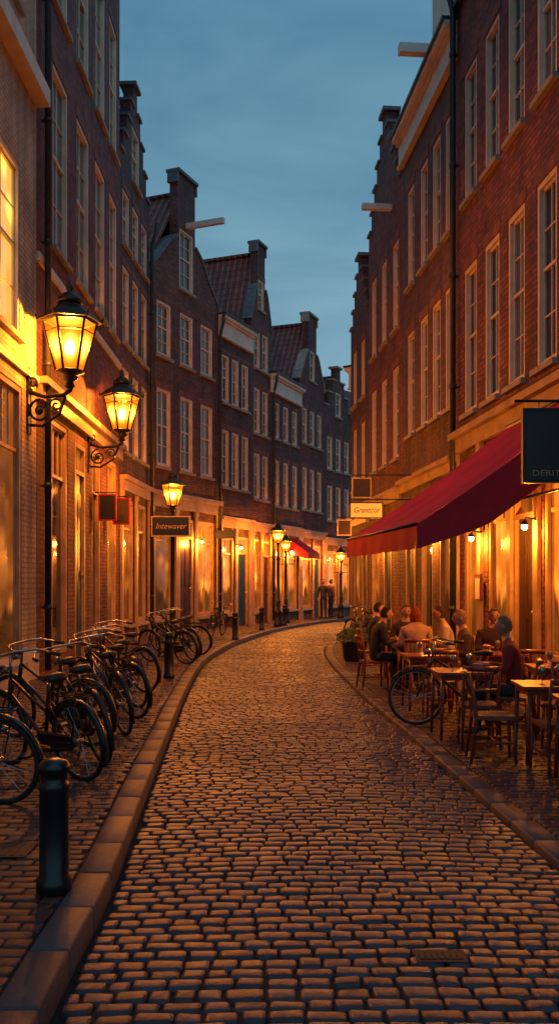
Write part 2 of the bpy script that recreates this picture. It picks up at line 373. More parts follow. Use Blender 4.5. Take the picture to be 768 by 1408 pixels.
# ------------------------------------------------------------ windows / doors
cache={}
def win_meshes(w,h,style):
    key=(round(w,2),round(h,2),style)
    if key in cache: return cache[key]
    fw=.085 if style!='shop' else .1
    f=MB(); y0,y1=(.015,.15)
    f.box(0,fw,y0,y1,0,h); f.box(w-fw,w,y0,y1,0,h); f.box(fw,w-fw,y0,y1,h-fw,h); f.box(fw,w-fw,y0,y1,0,fw*.9)
    s=MB(); a,b=fw,w-fw; sy0,sy1=.075,.125; t=.035
    s.box(a,a+t,sy0,sy1,fw*.9,h-fw); s.box(b-t,b,sy0,sy1,fw*.9,h-fw)
    s.box(a+t,b-t,sy0,sy1,fw*.9,fw*.9+t*1.5); s.box(a+t,b-t,sy0,sy1,h-fw-t,h-fw)
    if style=='shop':
        s.box(a+t,b-t,sy0-.02,sy1,h*.76,h*.76+.06)
        if w>1.3: s.box(w/2-.025,w/2+.025,sy0+.002,sy1,fw*.9+t*1.5,h*.76)
        k=max(2,int(w/.4))
        for i in range(1,k): 
            x=a+(b-a)*i/k; s.box(x-.012,x+.012,sy0+.004,sy1,h*.76+.06,h-fw-t)
    else:
        zm=h*.52
        s.box(a+t,b-t,sy0-.015,sy1,zm,zm+.05)
        s.box(w/2-.012,w/2+.012,sy0+.006,sy1,zm+.05,h-fw-t)
        if w>.75:
            s.box(w/2-.012,w/2+.012,sy0+.006,sy1,fw*.9+t*1.5,zm)
        for zz in ((zm+h-fw)/2,(zm+fw)/2):
            s.box(a+t,w/2-.012,sy0+.008,sy1,zz-.011,zz+.011); s.box(w/2+.012,b-t,sy0+.008,sy1,zz-.011,zz+.011)
    p=MB(); p.face([(a+.01,.11,.05),(b-.01,.11,.05),(b-.01,.11,h-.05),(a+.01,.11,h-.05)])
    l=MB(); l.box(-.06,w+.06,-.09,.03,-.09,-.003)
    li=MB(); li.box(-.1,w+.1,-.012,-.002,h+.004,h+.2)
    cache[key]=(f,s,p,l.mesh('sill',['stone']),li.mesh('lintel',['lintel']))
    return cache[key]
mcache={}
def window(parent,u,z,w,h,style='sash',pane='glass_dark',sash='cream',lint=True):
    f,s,p,l,li=win_meshes(w,h,style)
    fm='shop_cream' if style=='shop' else 'cream'
    if style=='shop' and sash=='cream': sash='shop_cream'
    for q,mt,nm in ((s,sash,'window'),(f,fm,'frame'),(p,pane,'pane')):
        if (id(q),mt) not in mcache: mcache[(id(q),mt)]=q.mesh(nm,[mt])
    o=obj('window',mcache[(id(s),sash)],parent,(u,0,z))
    obj('frame',mcache[(id(f),fm)],o); obj('pane',mcache[(id(p),pane)],o)
    if z>.3: obj('sill',l,o)
    if style!='shop' and lint: obj('lintel',li,o)
    return o
dcount=[0]
def door(parent,u,z,w,h,lit='lit'):
    dcount[0]+=1; mat='doorgreen' if dcount[0]%2 else 'doorbrown'
    k=('door',round(w,2),round(h,2),mat,lit)
    if k not in cache:
        d=MB(); hh=h-.65
        d.box(.08,w-.08,.06,.11,0.02,hh)
        for (a,b) in ((.1,.42),(.47,.9)):
            for (x0,x1) in ((.16,w/2-.03),(w/2+.03,w-.16)): d.box(x0,x1,.045,.06,hh*a+.05,hh*b)
        f=MB(); f.box(0,.08,-.012,.14,0,h); f.box(w-.08,w,-.012,.14,0,h); f.box(.08,w-.08,-.012,.14,h-.09,h); f.box(.08,w-.08,-.008,.13,hh,hh+.08)
        p=MB(); p.face([(.08,.09,hh+.08),(w-.08,.09,hh+.08),(w-.08,.09,h-.09),(.08,.09,h-.09)])
        n=MB(); n.ell((w-.15,.02,hh*.46),.025,.035,.025); n.tube([(w-.15,.05,hh*.46),(w-.15,.02,hh*.46)],.01,6)
        cache[k]=(d.mesh('door',[mat]),f.mesh('door_frame',['shop_cream']),p.mesh('fanlight',[lit]),n.mesh('handle',['gold']))
    d,f,p,n=cache[k]
    o=obj('door',d,parent,(u,0,z)); obj('door_frame',f,o); obj('fanlight',p,o); obj('handle',n,o)
# ------------------------------------------------------------ house
def house(name,label,P0,P1,eave,ops,brick,gable=None,depth=7,roofm='tile_y',base=.1,corn='cream',pipe=None,bands=(),chim=False,trim='stone',shopf=None,category='house',roof_h=2.4,pil=True):
    P0=Vector((P0[0],P0[1],0)); P1=Vector((P1[0],P1[1],0)); d=P1-P0; W=d.length; ang=math.atan2(d.y,d.x)
    root=obj(name,None,None,(P0.x,P0.y,base),(0,0,ang),label=label,category=category)
    root.empty_display_size=.3
    e=eave
    if gable:
        typ,top=gable['type'],gable['top']; c=W/2
        if typ=='neck':
            nw=W*gable.get('nw',.15); sh=e+(top-e)*.4
            prof=[(0,0),(e,0),(e+.35,.12),(e+(sh-e)*.5,(c-nw)*.35),(sh,c-nw-W*.09),(sh+.25,c-nw),(top-.35,c-nw),(top,c-nw+.02)]
        elif typ=='step':
            ns=gable.get('n',5); prof=[(0,0),(e,0)]; hw=.24
            for i in range(ns):
                z=e+(top-e)*(i+1)/ns; x=(c-hw)*(i)/(ns-1)
                prof+= [(prof[-1][0],x+.0),(z,x)]
    else:
        prof=[(0,0),(e,0)]
    def left(z):
        for (za,ua),(zb,ub) in zip(prof[:-1],prof[1:]):
            if zb>za and za-1e-6<=z<=zb+1e-6: return ua+(ub-ua)*(z-za)/(zb-za),(za,ua,zb,ub)
        return prof[-1][1],None
    zs=sorted(set([round(p[0],4) for p in prof]+[round(o[1],4) for o in ops]+[round(o[1]+o[3],4) for o in ops]))
    wb=MB(); rv=.17
    for za,zb in zip(zs[:-1],zs[1:]):
        if zb-za<1e-4: continue
        _,sg=left((za+zb)/2)
        def lv(z):
            a,b,c_,d_=sg; return b+(d_-b)*(z-a)/(c_-a)
        la,lb=lv(za),lv(zb); ra,rb=W-la,W-lb
        ins=sorted([o for o in ops if o[1]<=za+1e-4 and o[1]+o[3]>=zb-1e-4])
        ca,cb=la,lb
        for o in ins:
            wb.face([(ca,0,za),(o[0],0,za),(o[0],0,zb),(cb,0,zb)]); ca=cb=o[0]+o[2]
        wb.face([(ca,0,za),(ra,0,za),(rb,0,zb),(cb,0,zb)])
        if za>=e-1e-4:
            wb.face([(ra,.3,za),(la,.3,za),(lb,.3,zb),(rb,.3,zb)])
            wb.face([(la,.3,za),(la,0,za),(lb,0,zb),(lb,.3,zb)]); wb.face([(ra,0,za),(ra,.3,za),(rb,.3,zb),(rb,0,zb)])
    for o in ops:
        u,z,w,h=o[:4]
        wb.face([(u,0,z),(u,rv,z),(u,rv,z+h),(u,0,z+h)]); wb.face([(u+w,rv,z),(u+w,0,z),(u+w,0,z+h),(u+w,rv,z+h)])
        wb.face([(u,0,z+h),(u,rv,z+h),(u+w,rv,z+h),(u+w,0,z+h)]); wb.face([(u,rv,z),(u,0,z),(u+w,0,z),(u+w,rv,z)])
    wb.face([(0,depth,0),(0,0,0),(0,0,e),(0,depth,e)]); wb.face([(W,0,0),(W,depth,0),(W,depth,e),(W,0,e)]); wb.face([(W,depth,0),(0,depth,0),(0,depth,e),(W,depth,e)])
    rb_=MB()
    if gable:
        rz=e+(gable['top']-e)*gable.get('ridge',.8); c=W/2
        for (x0,x1) in ((-.08,c),(W+.08,c)):
            z0=e-.08
            rb_.face([(x0,.28,z0),(x0,depth,z0),(x1,depth,rz),(x1,.28,rz)]); rb_.face([(x0,.28,z0-.12),(x0,depth,z0-.12),(x1,depth,rz-.12),(x1,.28,rz-.12)])
            rb_.face([(x0,.28,z0-.12),(x0,depth,z0-.12),(x0,depth,z0),(x0,.28,z0)])
            rb_.face([(x0,depth,z0-.12),(x1,depth,rz-.12),(x1,depth,rz),(x0,depth,z0)])
        rb_.tube([(c,.3,rz+.02),(c,depth,rz+.02)],.1,8)
        wb.face([(0,depth-.02,e),(W,depth-.02,e),(c,depth-.02,rz-.15)])
        for (za,ua),(zb,ub) in zip(prof[1:-1],prof[2:]):
            L=math.hypot(zb-za,ub-ua)
            if L<.02: continue
            for sgn in (0,1):
                cp=MB()
                f=(lambda u:u) if not sgn else (lambda u:W-u)
                if abs(zb-za)<1e-4 : cp.box(min(f(ua),f(ub))-.04,max(f(ua),f(ub))+.04,-.06,.36,za-.0,za+.08)
                else:
                    if abs(ub-ua)<1e-3: continue
                    nx=-(zb-za)/L; nz=abs((ub-ua)/L); o_=.09
                    if sgn: nx=-nx
                    q=[(f(ua),za),(f(ub),zb),(f(ub)+nx*o_,zb+nz*o_),(f(ua)+nx*o_,za+nz*o_)]
                    fr=[(x,-.05,z) for x,z in q]; bk=[(x,.35,z) for x,z in q]
                    cp.face(fr); cp.face(bk[::-1])
                    for i in range(4): cp.face([fr[i],bk[i],bk[(i+1)%4],fr[(i+1)%4]])
                part('gable_coping',cp,[trim],root)
        tz,tu=prof[-1]
        cp=MB(); cp.box(tu-.1,W-tu+.1,-.1,.4,tz,tz+.1); part('gable_cap',cp,[trim],root)
    else:
        rh=roof_h
        rb_.face([(-.0,.05,e+.02),(W,.05,e+.02),(W,2.6,e+rh),(0,2.6,e+rh)]); rb_.face([(0,2.6,e+rh),(W,2.6,e+rh),(W,depth,e+.02),(0,depth,e+.02)])
        wb.face([(0,depth,e),(0,.05,e),(0,2.6,e+rh-.02)]); wb.face([(W,.05,e),(W,depth,e),(W,2.6,e+rh-.02)])
        if chim:
            ch=MB(); cx,cy,rz=W*.8,2.6,e+rh; ch.box(cx-.3,cx+.3,cy-.3,cy+.3,rz-1,rz+.8); ch.box(cx-.35,cx+.35,cy-.35,cy+.35,rz+.8,rz+.9); ch.lathe([(.1,0),(.08,.35)],8,(cx,cy,rz+.9))
        if corn:
            cm=MB(); cm.box(-.02,W+.02,-.1,.0,e-.6,e-.1); cm.box(-.03,W+.03,-.14,.0,e-.68,e-.6); cm.box(-.03,W+.03,-.17,.02,e-.1,e-.02); cm.box(-.04,W+.04,-.27,.05,e-.02,e+.1); cm.box(-.05,W+.05,-.32,.06,e+.1,e+.17,1)
            part('cornice',cm,[corn,'zinc'],root)
    part('wall',wb,[M[brick]],root)
    ro=part('roof',rb_,[roofm],root)
    if chim: part('chimney',ch,['brick_brown'],ro)
    for z,hh,pr in bands:
        bm=MB(); bm.box(-.005,W+.005,-pr,.0-.002,z,z+hh); part('stone_band',bm,[trim],root)
    if shopf:
        z,hh=shopf; sm=MB(); sm.box(.03,W-.03,-.1,-.003,z,z+hh*.7); sm.box(0.01,W-.01,-.2,-.002,z+hh*.7,z+hh)
        gf=[o for o in ops if o[1]<1.2]
        edges=sorted([o[0] for o in gf]+[o[0]+o[2] for o in gf])
        xs=[.12]+[(edges[i]+edges[i+1])/2 for i in range(1,len(edges)-1,2)]+[W-.12]
        part('shopfront_fascia',sm,['shop_cream'],root)
        for x in (xs if pil else []):
            ww=.09; sm=MB()
            if x-ww>.0 and x+ww<W:
                sm.box(x-ww,x+ww,-.07,-.004,0,z-.002); sm.box(x-ww-.02,x+ww+.02,-.09,-.003,0,.35); sm.box(x-ww-.02,x+ww+.02,-.092,-.003,z-.15,z-.003)
                part('pilaster',sm,['shop_cream'],root)
    for o in ops:
        u,z,w,h=o[:4]; kind=o[4] if len(o)>4 else 'sash'; pane=o[5] if len(o)>5 else ('glass_curtain' if R.random()<.3 else 'glass_dark')
        if kind=='door': door(root,u,z,w,h,lit=pane)
        else: window(root,u,z,w,h,kind,pane,o[6] if len(o)>6 else 'cream',lint=brick!='brick_painted')
    if pipe is not None:
        pm=MB(); pts=[(pipe,-.12,.1),(pipe,-.12,e-.7),(pipe,-.25,e-.2),(pipe,-.26,e+.05)]
        pm.tube(pts,.06,8)
        for z in np.arange(1.2,e-.8,2.2): pm.tube([(pipe,-.12,z),(pipe,-.12,z+.09)],.075,8); pm.box(pipe-.02,pipe+.02,-.1,0,z+.02,z+.06)
        part('drainpipe',pm,['zinc'],root)
    return root
def cols(cs,w,rows):
    return [(c-w/2,z,w,h) for z,h in rows for c in cs]
X0=-4.3
b=.1
U=lambda Y:Y-2
ops=[]
for yc in (4.5,7.5,10.5):
    ops+= [(U(yc)-.6,.7,1.3,4.2,'shop','lit_dim'),(U(yc)-.6,5.8,1.3,2.7),(U(yc)-.6,11.2,1.3,2.7)]
ops+= [(U(13.2),.35,2.0,4.6,'shop','lit_dim'),(U(13.5),5.75,1.6,2.85,'sash','lit_upper'),(U(13.5),11.2,1.6,2.8)]
wh=house('painted_house','pale cream painted townhouse with tall windows beside the pavement',(X0,2),(X0,16.1),15.5,ops,'brick_painted',depth=8,roofm='tile_x',base=b,bands=((10.1,.3,.25),(5.2,.12,.06),(0,.5,.05)),trim='cream')
U=lambda Y:Y-16.1
ops=[]
for yc,w in ((17.9,1.25),(19.95,1.25),(21.85,1.2),(23.55,1.1)):
    ops+=[(U(yc)-w/2,8.1,w,3.5),(U(yc)-w/2,12.8,w,3.3)]
ops+=[(U(17.2),.3,1.3,4.5,'shop','glass_dark'),(U(19.1),.05,1.0,4.6,'door','lit_dim'),(U(20.9),.5,1.0,4.3,'shop','glass_dark'),(U(22.8),.5,1.2,4.3,'shop','lit_dim')]
house('brick_house','tall maroon brick townhouse with cream shopfront and wall lanterns',(X0,16.1),(X0,24.5),18.5,ops,'brick_maroon',depth=8,roofm='tile_x',base=b,bands=((7.4,.16,.06),),pipe=.35,trim='cream',shopf=(4.95,.4),pil=False)
W=4.0
ops=cols((.75,2.0,3.2),.85,((5.3,2.3),(8.3,2.1),(11.0,1.5)))+[(1.5,13.2,1.0,1.6)]
ops+=[(.4,.5,1.3,3.5,'shop','lit_dim'),(2.2,.5,1.3,3.5,'shop','glass_dark')]
house('brick_house','dark brick house with stepped gable and tall narrow windows',(X0,24.5),(-4.07,28.4),12.8,ops,'brick_dark',gable=dict(type='step',top=16.0,n=5),base=b,roofm='tile_dark',trim='bluestone',pipe=3.8,shopf=(4.2,.4))
W=4.96
ops=cols((.95,2.5,4.0),.92,((5.4,2.5),(8.95,1.75)))+[(W/2-.5,11.5,1.0,2.0)]
ops+=[(.35,.5,1.2,3.3,'shop','lit_dim'),(1.95,.05,1.0,3.75,'door','lit_dim'),(3.3,.5,1.35,3.3,'shop','lit')]
hA=house('brick_house','brown brick gabled house with hoisting beam and lit shop',(-4.07,28.4),(-2.2,33),11.3,ops,'brick_brown',gable=dict(type='neck',top=15.3,ridge=.88,nw=.125),base=b,trim='bluestone',shopf=(4.1,.5),pipe=4.85)
mbm=MB(); mbm.box(W/2-.08,W/2+.08,-1.4,.3,13.6,13.78)
part('hoisting_beam',mbm,['white'],hA)
D0=(-2.2,33);D1=(-1.11,35.6);W=math.dist(D0,D1)
ops=cols((.55,1.4,2.27),.6,((8.3,1.75),(5.2,2.1)))+[(.25,.5,1.0,2.9,'shop','lit'),(1.55,.05,.95,3.35,'door','lit')]
house('brick_house','narrow dark brick house with heavy cream cornice and lit shopfront',D0,D1,11.3,ops,'brick_dark',base=b,roofm='tile_x',shopf=(3.7,.4),roof_h=.3)
E1=(-.36,37.5);W=math.dist(D1,E1)
ops=cols((.6,1.45),.6,((10.2,1.5),(7.6,1.8),(5.0,1.8)))+[(W/2-.3,12.6,.6,1.2),(.2,.5,.75,2.9,'shop','lit'),(1.1,.05,.8,3.3,'door','lit')]
house('brick_house','narrow brick house with tall neck gable and red pantile roof',D1,E1,12.0,ops,'brick_brown',gable=dict(type='neck',top=15.2,ridge=.9,nw=.19),base=b,trim='bluestone',shopf=(3.7,.35))
F1=(.91,40.7);W=math.dist(E1,F1)
ops=cols((.65,1.72,2.8),.62,((7.7,1.5),(4.9,1.9)))+[(.3,.5,1.3,2.9,'shop','lit'),(1.9,.5,1.2,2.9,'shop','lit')]
hF=house('brick_house','brick house with pale cornice and glowing shop windows',E1,F1,10.2,ops,'brick_dark',base=b,roofm='tile_x',shopf=(3.7,.4),pipe=.05,roof_h=.3)
G1=(2.14,43.8);W=math.dist(F1,G1)
ops=cols((.65,1.65,2.65),.62,((8.0,1.6),(5.0,1.9)))+[(W/2-.35,11.0,.7,1.4),(.3,.5,1.2,2.9,'shop','lit'),(1.8,.05,.95,3.35,'door','lit')]
house('brick_house','red brick house with neck gable and red pantile roof',F1,G1,10.8,ops,'brick_maroon',gable=dict(type='neck',top=14.0,ridge=.9,nw=.17),base=b,trim='stone',shopf=(3.7,.35))
H1=(3.72,46.9);W=math.dist(G1,H1)
ops=cols((.7,1.75,2.8),.62,((7.2,1.6),(4.7,1.7)))+[(W/2-.35,9.9,.7,1.2),(.3,.5,1.3,2.7,'shop','lit'),(1.9,.5,1.3,2.7,'shop','lit')]
house('brick_house','small dark brick house with stepped gable and glowing shopfront',G1,H1,9.6,ops,'brick_brown',gable=dict(type='step',top=12.3,n=4,ridge=.85),base=b,roofm='tile_dark',trim='stone',shopf=(3.5,.35))
ops=cols((1,2.8,4.6,6.4),.8,((7.2,1.6),(4.7,1.7)))+[(.6,.5,1.6,2.7,'shop','lit'),(3.4,.5,1.6,2.7,'shop','lit')]
house('brick_house','brick terrace house with cream cornice further round the bend',H1,(9,53),10,ops,'brick_maroon',base=b,roofm='tile_x',shopf=(3.5,.35),chim=True)
def RX(y): return 5.13-.087*y
br=.03
k=1.0038
U=lambda Y:(18.2-Y)*k
ops=[]
for yc in (17.3,16.03,14.8,13.5,12.1,10.6,9.1,7.6,6.1):
    ops+=[(U(yc)-.4,5.0,.8,2.8),(U(yc)-.4,9.1,.8,2.5)]
ops+=[(U(17.7),.6,.8,2.9,'shop','lit_dim'),(U(16.25),.6,1.2,2.9,'shop','lit'),(U(14.9),.03,.95,3.4,'door','lit_dim'),(U(13.6),.6,1.3,2.9,'shop','lit'),(U(11.9),.6,1.4,2.9,'shop','lit'),(U(10.0),.6,1.4,2.9,'shop','lit'),(U(8.2),.03,1.0,3.4,'door','lit_dim')]
hr0=house('restaurant_building','long red brick building with narrow windows above glowing restaurant',(RX(18.2),18.2),(RX(2.5),2.5),13.8,ops,'brick_red',base=br,corn='sash',roofm='tile_x',shopf=(4.3,.4),pipe=.12,category='building',roof_h=1.0,pil=True)
U=lambda Y:(23.1-Y)*k
ops=[]
for yc in (22.2,20.9,19.8,18.75):
    ops+=[(U(yc)-.35,5.35,.7,2.5),(U(yc)-.35,9.0,.7,2.4)]
ops+=[(U(22.7),.05,1.0,3.6,'door','lit_dim'),(U(21.2),.6,1.1,3.0,'shop','glass_dark'),(U(19.6),.6,1.0,3.0,'shop','lit_dim')]
hr1=house('brick_house','brown brick house with broad cream cornice and hoisting beam',(RX(23.1),23.1),(RX(18.2),18.2),12.9,ops,'brick_umber',base=br,roofm='tile_x',shopf=(4.0,.3),roof_h=.1,pil=False)
mbm=MB(); mbm.box(3.1,3.3,-.8,.2,13.3,13.5); part('hoisting_beam',mbm,['white'],hr1)
mbm=MB(); mbm.box(2.6,3.8,.1,1.6,12.9,15.0); part('dormer',mbm,['cream'],hr1)
W=(27.7-23.1)*k
ops=cols((.8,2.3,3.8),.75,((5.0,2.4),(8.4,2.3)))+[(.4,.5,1.3,3.0,'shop','lit_dim'),(2.3,.05,1.0,3.5,'door','lit')]
hr2=house('brick_house','dark brick house with stepped gable, red pantiles and hoisting beam',(RX(27.7),27.7),(RX(23.1),23.1),11.7,ops,'brick_maroon',base=br,gable=dict(type='step',top=14.8,n=6,ridge=.98),shopf=(3.9,.3),trim='bluestone',pil=False)
mbm=MB(); mbm.box(3.2,3.36,-.8,.2,11.75,11.9); part('hoisting_beam',mbm,['white'],hr2)
W=(31-27.7)*k
ops=cols((.8,2.3),.7,((4.8,2.0),(7.6,1.8)))+[(.4,.5,1.3,2.8,'shop','lit_dim'),(2.1,.05,.9,3.3,'door','lit')]
house('brick_house','narrow dark brick corner house with tall stepped gable',(RX(31),31),(RX(27.7),27.7),9.8,ops,'brick_dark',base=br,gable=dict(type='step',top=12.2,n=5,ridge=.86),roofm='tile_dark',trim='bluestone',shopf=(3.6,.3),pil=False)
ops=cols((1,2.8,4.6,6.4),.8,((7.2,1.6),(4.7,1.7)))+[(.6,.5,1.6,2.7,'shop','lit'),(3.4,.5,1.6,2.7,'shop','lit')]
house('brick_house','brick house with cream cornice turning round the bend',(8.2,38.5),(RX(31)+.02,31.02),9.0,ops,'brick_maroon',base=br,roofm='tile_x',shopf=(3.5,.35),depth=6)
# ------------------------------------------------------------ lanterns
LC1=(1,.30,.028)
def point(name,loc,e,c=LC1,r=.06,parent=None):
    l=bpy.data.lights.new(name,'POINT'); l.energy=e; l.color=c; l.shadow_soft_size=r
    o=bpy.data.objects.new(name,l); col.objects.link(o); o.location=loc
    if parent: o.parent=parent
    return o
def lantern(root,s,z0,x0=0,energy=100):
    n=6; fr=MB(); zb,zt=.16*s,.62*s; rb,rt=.125*s,.245*s
    fr.lathe([(.02*s,0),(.05*s,.02*s),(.035*s,.06*s),(.08*s,.1*s),(.06*s,.125*s),(.135*s,.15*s),(.135*s,.165*s)],12,(x0,0,z0))
    for q in range(n):
        w=2*math.pi*q/n+.26
        p0=(x0+rb*math.cos(w),rb*math.sin(w),z0+zb); p1=(x0+rt*math.cos(w),rt*math.sin(w),z0+zt)
        fr.tube([p0,p1],.012*s,5)
    for rr,zz,th in ((rb,zb,.014),(rt,zt,.018),(rb+(rt-rb)*.78,zb+(zt-zb)*.78,.006)):
        fr.tube([(x0+rr*math.cos(2*math.pi*q/n+.26),rr*math.sin(2*math.pi*q/n+.26),z0+zz) for q in range(n)],th*s,5,closed=True)
    lan=part('lantern_frame',fr,['iron'],root)
    cp=MB(); cp.lathe([(.30*s,zt),(.29*s,zt+.02*s),(.2*s,zt+.09*s),(.13*s,zt+.13*s),(.10*s,zt+.17*s)],n,(x0,0,z0),sm=False,rot=.26)
    cp.lathe([(.12*s,zt+.17*s),(.125*s,zt+.185*s),(.10*s,zt+.22*s),(.06*s,zt+.26*s),(.02*s,zt+.28*s),(.035*s,zt+.31*s),(.03*s,zt+.33*s),(.006*s,zt+.38*s)],12,(x0,0,z0))
    for q in range(n):
        w=2*math.pi*q/n+.26; cp.tube([(x0+.29*s*math.cos(w),.29*s*math.sin(w),z0+zt+.01*s),(x0+.31*s*math.cos(w),.31*s*math.sin(w),z0+zt+.06*s)],[.014*s,.003*s],5)
    part('lantern_cap',cp,['iron'],lan)
    g=MB(); vals=[]; bz=z0+zb+.22*s; NU,NV=8,10
    for q in range(n):
        a=2*math.pi*q/n+.26; b_=2*math.pi*(q+1)/n+.26
        i0=len(g.v)
        for i in range(NU+1):
            for j in range(NV+1):
                t=i/NU; h_=j/NV; rr=(rb+(rt-rb)*h_)*.97
                x=x0+rr*((1-t)*math.cos(a)+t*math.cos(b_)); y=rr*((1-t)*math.sin(a)+t*math.sin(b_)); z=z0+zb+(zt-zb)*h_
                g.v.append((x,y,z))
                dd=math.hypot((t-.5)*.24*s,(z-bz)); vals.append(math.exp(-(dd/(.13*s))**2))  # painted glow, fading across the pane away from the bulb
        for i in range(NU):
            for j in range(NV): p=i0+i*(NV+1)+j; g.f.append((p,p+NV+1,p+NV+2,p+1)); g.m.append(0); g.s.append(True)
    me=g.mesh('lantern_glass',['lampglass']); at=me.attributes.new('bulb_glow','FLOAT','POINT'); at.data.foreach_set('value',vals)
    obj('lantern_glass',me,lan)
    bu=MB(); bu.ell((x0,0,bz),.05*s,.05*s,.07*s); part('bulb',bu,['bulb'],lan)
    point('lamp_light',(x0,0,z0+zb+.33*s),energy,r=.08,parent=root)
def scroll(mb,cx,cz,r0,turns,start,mi=0,th=.02,sgn=1):
    pts=[]
    for i in range(int(turns*16)+1):
        a=start+sgn*2*math.pi*i/16; r=r0*(1-.85*i/(turns*16)); pts.append((cx+r*math.cos(a),0,cz+r*math.sin(a)))
    mb.tube(pts,th,6,mi)
def wall_lamp(loc,s,arm,energy):
    root=obj('wall_lantern',None,None,loc,label='ornate black iron lantern glowing amber on scrolled wall bracket',category='street lamp')
    root['group']='wall lanterns along the street'
    m=MB(); k=s/1.8
    m.box(.0,.04*k,-.09*k,.09*k,-.75*k,.35*k)
    m.tube([(.02,0,-.05*k),(arm*.4,0,-.13*k),(arm*.85,0,-.1*k),(arm,0,-.02*k),(arm,0,.03*k)],[.04*k,.035*k,.035*k,.05*k,.06*k],8)
    m.tube([(.03,0,-.6*k),(arm*.35,0,-.62*k),(arm*.75,0,-.42*k),(arm*.9,0,-.12*k)],.026*k,8)
    scroll(m,arm*.3,-.37*k,.2*k,1.6,math.pi*.5,th=.022*k); scroll(m,arm*.68,-.27*k,.12*k,1.4,math.pi,th=.018*k,sgn=-1)
    scroll(m,arm*.12,.1*k,.12*k,1.5,-math.pi*.5,th=.018*k,sgn=-1)
    m.ell((arm*.3,0,-.37*k),.05*k,.05*k,.05*k)
    part('bracket',m,['iron'],root)
    lantern(root,s,0,arm,energy)
    return root
wall_lamp((X0,15.55,5.1),1.85,.72,1500)
wall_lamp((X0,20.5,4.95),1.65,.75,1150)
def post_lamp(loc,top,s,energy):
    root=obj('street_lamp',None,None,loc,label='black cast iron lamp post with glowing amber lantern on pavement',category='street lamp')
    root['group']='lamp posts along the bend'
    h=top-s; m=MB()
    m.lathe([(.17,0),(.17,.12),(.13,.16),(.13,.5),(.15,.54),(.09,.62),(.075,.9),(.09,.95),(.06,1.0),(.05,h-.5),(.075,h-.48),(.075,h-.42),(.04,h-.36),(.035,h+.02)],14)
    m.tube([(-.3,0,h-.38),(.3,0,h-.38)],.015,6); m.ell((-.3,0,h-.38),.03,.03,.03,8,6); m.ell((.3,0,h-.38),.03,.03,.03,8,6)
    part('post',m,['iron'],root); lantern(root,s,h,0,energy); return root
post_lamp((-2.72,23.2,.11),4.6,1.15,1100)
post_lamp((-.05,34.2,.11),4.0,1.0,1100)
post_lamp((.26,37.3,.11),3.7,.9,700)
post_lamp((2.85,42.3,.11),3.4,.9,900)
def sconce(loc,ang,energy,grp='small wall lights'):
    root=obj('wall_light',None,None,loc,(0,0,ang),label='small glowing wall light on a shopfront',category='wall light'); root['group']=grp
    m=MB(); m.lathe([(.05,-.02),(.05,.02)],10,(0,0,0)); m.tube([(0,-.02,0),(0,-.14,.02),(0,-.16,-.03)],.012,6); m.lathe([(.02,0),(.07,-.06),(.075,-.07)],10,(0,-.16,-.02)); part('arm',m,['iron'],root)
    g=MB(); g.ell((0,-.16,-.11),.045,.045,.06); part('bulb',g,['bulb'],root)
    point('lamp_light',(0,-.17,-.2),energy,r=.05,parent=root)
angR=math.atan2(-1,.087)
for y,z,e in ((16.45,2.7,160),(13.75,2.75,150),(11.7,2.8,120),(19.9,2.9,80),(25.4,3.0,150)):
    sconce((RX(y)-.08,y,z),angR,e)
def onface(P0,P1,u,off=.1):
    P0=Vector(P0);P1=Vector(P1);d=(P1-P0).normalized();n=Vector((d.y,-d.x)); p=P0+d*u+n*off; return p,math.atan2(d.y,d.x)
for P0,P1,u,z,e in ((( -4.07,28.4),(-2.2,33),3.1,3.2,220),(D0,D1,1.38,3.1,150),(E1,F1,1.72,3.1,180),(F1,G1,1.6,3.1,150),(G1,H1,1.7,3.0,150)):
    p,a=onface(P0,P1,u); sconce((p.x,p.y,z+.1),a,e)
# ------------------------------------------------------------ bollards
def bollard(loc,h=.72):
    if 'bol' not in cache:
        m=MB(); m.lathe([(.095,0),(.095,.06),(.08,.08),(.078,.56),(.086,.57),(.086,.6),(.074,.61),(.072,.66),(.088,.67),(.088,.70),(.07,.725),(.03,.74),(.0,.742)],20)
        cache['bol']=m.mesh('bollard',['black'])
    o=obj('bollard',cache['bol'],None,loc,label='black cast iron bollard standing by the kerb',category='bollard'); o.scale=(1,1,h/.74); o['group']='bollards along the kerb'
bollard((-1.23,4.97,.115),.72)
for p in ((-1.93,15.9),(-1.28,26.3),(-.62,31.6),(.2,35.4)): bollard((p[0],p[1],.115),.8)
